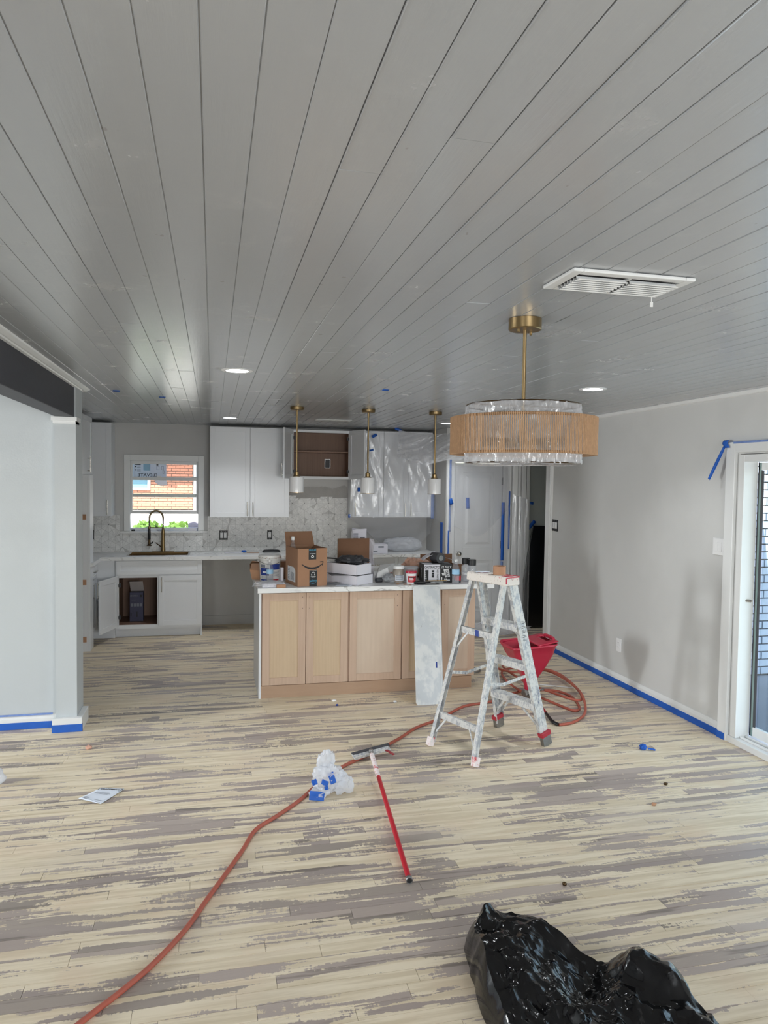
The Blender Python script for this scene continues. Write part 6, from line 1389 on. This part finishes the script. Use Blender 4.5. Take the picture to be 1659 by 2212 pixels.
# caulk carton
CT_ = radians(-3); t = thing('caulk_carton', 'black and white caulk carton lettered CONTRACTOR on the island', 'carton', (1.812, 6.085, IT), CT_)
W_, D_, H_ = .262, .17, .163
m = MB(); m.box(0, W_, 0, D_, 0, H_); cb = build(m, 'carton', MAT['black'], t, world=False, bev=.002)
m = MB(); m.box(.004, .150, -.0008, -.0002, .012, H_ - .003); m.box(.004, .150, .004, D_ * .6, H_, H_ + .0006); build(m, 'white_panel', MAT['card_white'], t, world=False)
m = MB(); put_text(m, 'CONTRACTOR', .031, frame((.075, -.0014, .134), (1, 0, 0), (0, 0, 1)), .80); put_text(m, "ALEX PAINTER'S", .021, frame((.126, -.0014, .062), (0, 0, -1), (1, 0, 0)), .70)
m.box(.012, .044, -.0014, -.0009, .02, .112); m.box(.074, .096, -.0014, -.0009, .045, .066); m.box(.074, .096, -.0014, -.0009, .070, .088); m.box(.074, .096, -.0014, -.0009, .092, .110)
for k in range(9): m.box(.018 + k * .005, .0205 + k * .005, .01, .03, H_ + .0006, H_ + .001)
build(m, 'black_lettering', MAT['ink'], t, world=False, fixn=False)
m = MB(); put_text(m, '12 PACK', .030, frame((.205, -.0014, .136), (1, 0, 0), (0, 0, 1)), .82, shear=.25)
F = frame((.207, -.0012, .077), (.25, 0, 1), (-1, 0, .25)); F = frame((.207, -.0012, .077), (1, 0, .12), (-.12, 0, 1))
m._add([F @ Vector(p) for p in ((-.022, .042, 0), (.028, .042, 0), (.030, -.030, 0), (-.014, -.032, 0))], [(0, 1, 2, 3)]); m._add([F @ Vector(p) for p in ((-.042, .012, 0), (-.018, .012, 0), (-.018, -.012, 0), (-.036, -.012, 0))], [(0, 1, 2, 3)])
for k in range(5): m.box(.012, .028 - .003 * k, -.0016, -.0014, .030 + k * .017, .040 + k * .017)
m.box(.158, .170, -.0014, -.0009, .012, .046); m.box(.188, .198, -.0014, -.0009, .012, .036); m.box(.201, .211, -.0014, -.0009, .012, .036); m.box(.214, .240, -.0014, -.0009, .016, .026)
FL_ = frame((-.0008, .085, .08), (0, 0, -1), (0, -1, 0)); put_text(m, 'Fast Projects', .022, FL_, .8); build(m, 'white_lettering', MAT['ink_white'], t, world=False, fixn=False)
m = MB(); F2 = frame((.2085, -.0016, .080), (.12, 0, -1), (1, 0, .12)); put_text(m, 'DAP', .036, F2, .78); build(m, 'logo_letters', MAT['ink'], t, world=False, fixn=False)
m = MB(); m.grid(lambda u, v: (.09 + .10 * u, .03 + .10 * v, H_ + .002 + .014 * sin(pi * u) * v), 8, 6); build(m, 'torn_flap', MAT['black'], t, world=False, solid=.002, fixn=False)
t = thing('film_roll', 'grey roll with dark wound edge lying on top of the caulk carton', 'roll', (1.975, 6.10, IT + .216))
m = MB(); m.tube([(1.975, 6.105, IT + .214), (1.945, 6.22, IT + .214)], .046, 28); rl = build(m, 'wound_sheet', MAT['dark'], t, smooth=40)
m = MB(); m.tube([(1.9765, 6.1005, IT + .214), (1.975, 6.106, IT + .214)], .024, 24); build(m, 'core', MAT['steel'], rl, smooth=40)
m = MB(); m.grid(lambda u, v: (1.90 + .03 * v + .055 * u - .06 * (1 - u), 6.20 - .05 * u + .18 * v, IT + .18 + .075 * u ** .7), 8, 4); build(m, 'paper_liner', MAT['card_white'], t, smooth=180, solid=.001, fixn=False)
m = MB(); m.grid(lambda u, v: (2.005 + .15 * u, 6.12 + .14 * v, IT + .225 - .046 * u ** .8), 8, 4); build(m, 'loose_end', MAT['greybag'], t, smooth=180, solid=.001, fixn=False)
# hand tools
t = thing('putty_knife', 'dark putty knife lying in front of the caulk carton', 'tool', (1.76, 5.99, IT))
m = MB(); m.tube([(1.70, 6.0, IT + .014), (1.74, 5.995, IT + .016), (1.80, 5.985, IT + .014)], [.010, .014, .011], 10); build(m, 'handle', MAT['black'], t, smooth=50)
m = MB(); m._add([(1.80, 5.978, IT + .010), (1.80, 5.992, IT + .010), (1.89, 6.02, IT + .006), (1.89, 5.955, IT + .006)], [(0, 1, 2, 3)]); build(m, 'blade', MAT['steel'], t, solid=.0015)
m = MB(); m.box(-.10, .09, -.035, .03, 0, .007); m.xform(Matrix.Translation((1.83, 5.992, IT)) @ RZ(-.06)); o = build(m, 'black_tray', MAT['dark'], bev=.003); tag(o, 'flat black tray under the putty knife', 'tray')
o.location.z = -.0005
m = MB(); m.box(-.095, .095, -.009, .009, 0, .004); m.xform(Matrix.Translation((1.915, 6.04, IT + .021)) @ RZ(.02)); o = build(m, 'stir_stick', MAT['yellow'], bev=.001); tag(o, 'yellow wooden stir stick across the tools in front of the caulk carton', 'stick')
m = MB(); m.tube([(1.86, 6.035, IT + .010), (1.98, 6.04, IT + .010)], .0095, 10); o = build(m, 'caulk_nozzle', MAT['steel'], smooth=40); tag(o, 'grey tool shaft lying beneath the stir stick', 'tool')
for i, (x, y) in enumerate(((1.56, 6.02), (1.62, 6.0), (1.66, 5.975), (1.72, 6.06))):
    m = crumple((x, y, IT + .004), (.014, .009, .004), 40 + i, .4, 2, 12, 8, flat=.05); o = build(m, 'paint_crumb', MAT['kraft'], smooth=40, fixn=False); tag(o, 'brown paint crumb on the island ' + ('left of the cloudy jar', 'right in front of the cloudy jar', 'at the left foot of the red tub', 'at the right foot of the red tub')[i], 'debris', 'paint crumbs on the island')
for i, (x, y, mt, lab) in enumerate(((2.150, 6.17, 'ink', 'black can with red band right of the caulk carton'), (2.125, 6.07, 'ink_red', 'small dark red can touching the right side of the caulk carton'))):
    t = thing('paint_can', lab, 'can', (x, y, IT))
    m = MB(); m.lathe([(0, 0), (.026, 0), (.027, .003), (.027, .088), (.025, .092), (0, .091)], n=22, cap0=False, cap1=False); build(m, 'can_body', MAT['ink' if i == 0 else 'dark'], t, world=False, smooth=40)
    m = MB(); m.lathe([(.0274, .02), (.0274, .06)], n=22, cap0=False, cap1=False); build(m, 'label_band', MAT['ink_red'], t, world=False, smooth=60)
for i, (x, y, lab) in enumerate(((2.222, 6.13, 'clear bottle with black cap at the island end, the farther of two'), (2.238, 6.02, 'clear bottle with black cap at the island end, the nearer of two'))):
    t = thing('capped_bottle', lab, 'bottle', (x, y, IT), 0, 'black-capped bottles at the island end')
    m = MB(); m.lathe([(0, 0), (.036, 0), (.039, .005), (.039, .135), (.034, .15), (.032, .158)], n=24, cap0=False, cap1=False); build(m, 'bottle_body', MAT['bottle'], t, world=False, smooth=50, fixn=False)
    m = MB(); m.lathe([(.034, .156), (.036, .158), (.036, .206), (.033, .209), (0, .209)], n=24, cap0=True, cap1=False); build(m, 'cap', MAT['black'], t, world=False, smooth=40)
    m = MB(); m.lathe([(0, .004), (.037, .006), (.037, .05), (0, .05)], n=20, cap0=False, cap1=False); build(m, 'contents', MAT['bottle'], t, world=False, smooth=50)

# ---------------------------------------------------------------- things on the back worktop and window
CTZ = .926
m = MB(); m.box(-.11, .11, -.05, .05, 0, .006); m.xform(Matrix.Translation((.25, 8.95, CTZ)) @ RZ(.05)); o = build(m, 'white_tile_sheet', MAT['card_white'], bev=.001); tag(o, 'flat white sheet lying on the worktop below the double switch', 'sheet')
m = crumple((.375, 8.97, CTZ + .014), (.03, .02, .013), 51, .4, 1.7, 18, 12, flat=.05); o = build(m, 'masking_tape', MAT['tape'], smooth=30, fixn=False); tag(o, 'wad of blue tape on the worktop beside the flat white sheet', 'tape')
m = MB(); m.box(-.075, .075, -.010, .010, 0, .007); m.xform(Matrix.Translation((.48, 8.93, CTZ)) @ RZ(-.15)); o = build(m, 'wood_stick', MAT['kraft'], bev=.001); tag(o, 'brown wooden stick on the worktop left of the trowel', 'stick')
t = thing('trowel', 'black notched trowel lying on the worktop below the outlet', 'trowel', (.70, 9.0, CTZ))
m = MB(); m.box(.60, .82, 8.95, 9.05, CTZ + .0, CTZ + .006); build(m, 'blade', MAT['dark'], t, bev=.001)
m = MB(); m.tube(catmull([(.62, 9.0, CTZ + .006), (.63, 9.0, CTZ + .020), (.79, 9.0, CTZ + .020), (.80, 9.0, CTZ + .006)], 4), .010, 8); build(m, 'handle', MAT['black'], t, smooth=50)
t = thing('paper_sack', 'upright printed paper sack on the worktop at the left of the plastic swag', 'sack', (1.80, 8.93, CTZ))
m = MB(); 
def sack(u, v):
    a = 2 * pi * u; tp_ = 1 - .55 * max(0, v - .55) / .45
    x = 1.80 + .105 * (abs(cos(a)) ** .5) * (1 if cos(a) > 0 else -1) * (1 - .12 * v); y = 8.93 + .06 * tp_ * (abs(sin(a)) ** .5) * (1 if sin(a) > 0 else -1)
    return (x + .010 * noise.noise(Vector((u * 6, v * 4, 0))), y + .010 * noise.noise(Vector((u * 6, v * 4, 5))), CTZ + .29 * v + .02 * noise.noise(Vector((u * 4, 0, 9))) * v)
m.grid(sack, 36, 16, closed_u=True); build(m, 'sack_paper', MAT['card_white'], t, smooth=40, fixn=False)
m = MB(); m.box(1.715, 1.77, 8.857, 8.860, CTZ + .15, CTZ + .165); m.box(1.715, 1.775, 8.857, 8.860, CTZ + .09, CTZ + .13); m.box(1.80, 1.86, 8.857, 8.860, CTZ + .12, CTZ + .19)
for k in range(5): m.box(1.715, 1.775, 8.857, 8.860, CTZ + .175 + k * .014, CTZ + .183 + k * .014)
build(m, 'sack_print', MAT['ink_grey'], t)
t = thing('white_carton', 'white printed carton on the worktop behind the raised brown lid', 'carton', (1.98, 8.80, CTZ))
m = MB(); m.box(1.84, 2.12, 8.70, 8.90, CTZ, CTZ + .11); build(m, 'carton', MAT['card_white'], t, bev=.002)
m = MB(); m._add([(1.87, 8.699, CTZ + .06), (1.93, 8.699, CTZ + .06), (1.90, 8.699, CTZ + .105)], [(0, 1, 2)]); m.box(1.86, 1.99, 8.6985, 8.6995, CTZ + .02, CTZ + .03); m.box(2.00, 2.07, 8.6985, 8.6995, CTZ + .07, CTZ + .09); build(m, 'carton_print', MAT['ink_grey'], t, fixn=False)
m = crumple((2.36, 8.93, CTZ + .085), (.22, .13, .085), 61, .25, 1.8, 44, 22, flat=.1); o = build(m, 'white_sack', MAT['bag_white'], smooth=40, fixn=False); tag(o, 'slumped white plastic sack on the worktop behind the clear sheet', 'sack')
# window sticker and sill clutter
t = thing('window_sticker', 'printed product sheet stuck to the upper window sash, seen from behind', 'sticker', (-.755, 9.2755, 1.9))
m = MB(); m.box(-.945, -.555, 9.2735, 9.2745, 1.80, 2.005); m._add([(-.70, 9.272, 1.80), (-.555, 9.272, 1.80), (-.545, 9.265, 1.735), (-.62, 9.262, 1.725), (-.68, 9.266, 1.76)], [(0, 1, 2, 3, 4)]); build(m, 'sheet', M_film('sticker_paper', .85, (214, 218, 226), .5, 10, .0, .0), t, fixn=False)
m = MB(); put_text(m, 'ELEVATE', .052, frame((-.775, 9.2728, 1.855), (-1, 0, 0), (0, 0, 1)), 1.15); m.box(-.92, -.855, 9.2726, 9.2731, 1.978, 1.988); m.box(-.925, -.905, 9.2726, 9.2731, 1.952, 1.966); m.box(-.925, -.905, 9.2726, 9.2731, 1.912, 1.925); m.box(-.672, -.65, 9.2726, 9.2731, 1.975, 1.995)
for z in (1.962, 1.945, 1.92, 1.905): m.box(-.898, -.855, 9.2726, 9.2731, z, z + .004)
build(m, 'print', MAT['ink'], t, fixn=False)
m = MB(); m.box(-.825, -.745, 9.2726, 9.2731, 1.91, 1.99); build(m, 'blue_picture', MAT['ink_lblue'], t)
m = MB()
for (x, z, w, h) in ((-.655, 1.93, .032, .045), (-.60, 1.93, .026, .045), (-.59, 1.88, .018, .04)): 
    rect_frame(m, x - w / 2, x + w / 2, z - h / 2 + .015, z + h / 2 + .015, 9.2726, 9.2731, .004)
build(m, 'line_drawings', MAT['ink_grey'], t)
m = MB(); m.box(-.29, -.19, 9.175, 9.21, 1.1785, 1.212); o = build(m, 'sill_card', MAT['card_white'], bev=.002); tag(o, 'white card lying on the window sill at right', 'card')
m = MB(); m.lathe([(0, 0), (.022, 0), (.022, .016), (.018, .02), (0, .02)], (-.935, 9.19, 1.1785), 18, cap0=False, cap1=False); o = build(m, 'jar_lid', MAT['black'], smooth=40); tag(o, 'small black lid on the window sill at left', 'cap')
m = crumple((-.56, 9.19, 1.186), (.09, .014, .007), 71, .4, 2, 20, 10, flat=.05); o = build(m, 'tissue_scrap', MAT['paper'], smooth=40, fixn=False); tag(o, 'white crumpled tissue on the window sill behind the faucet', 'paper')
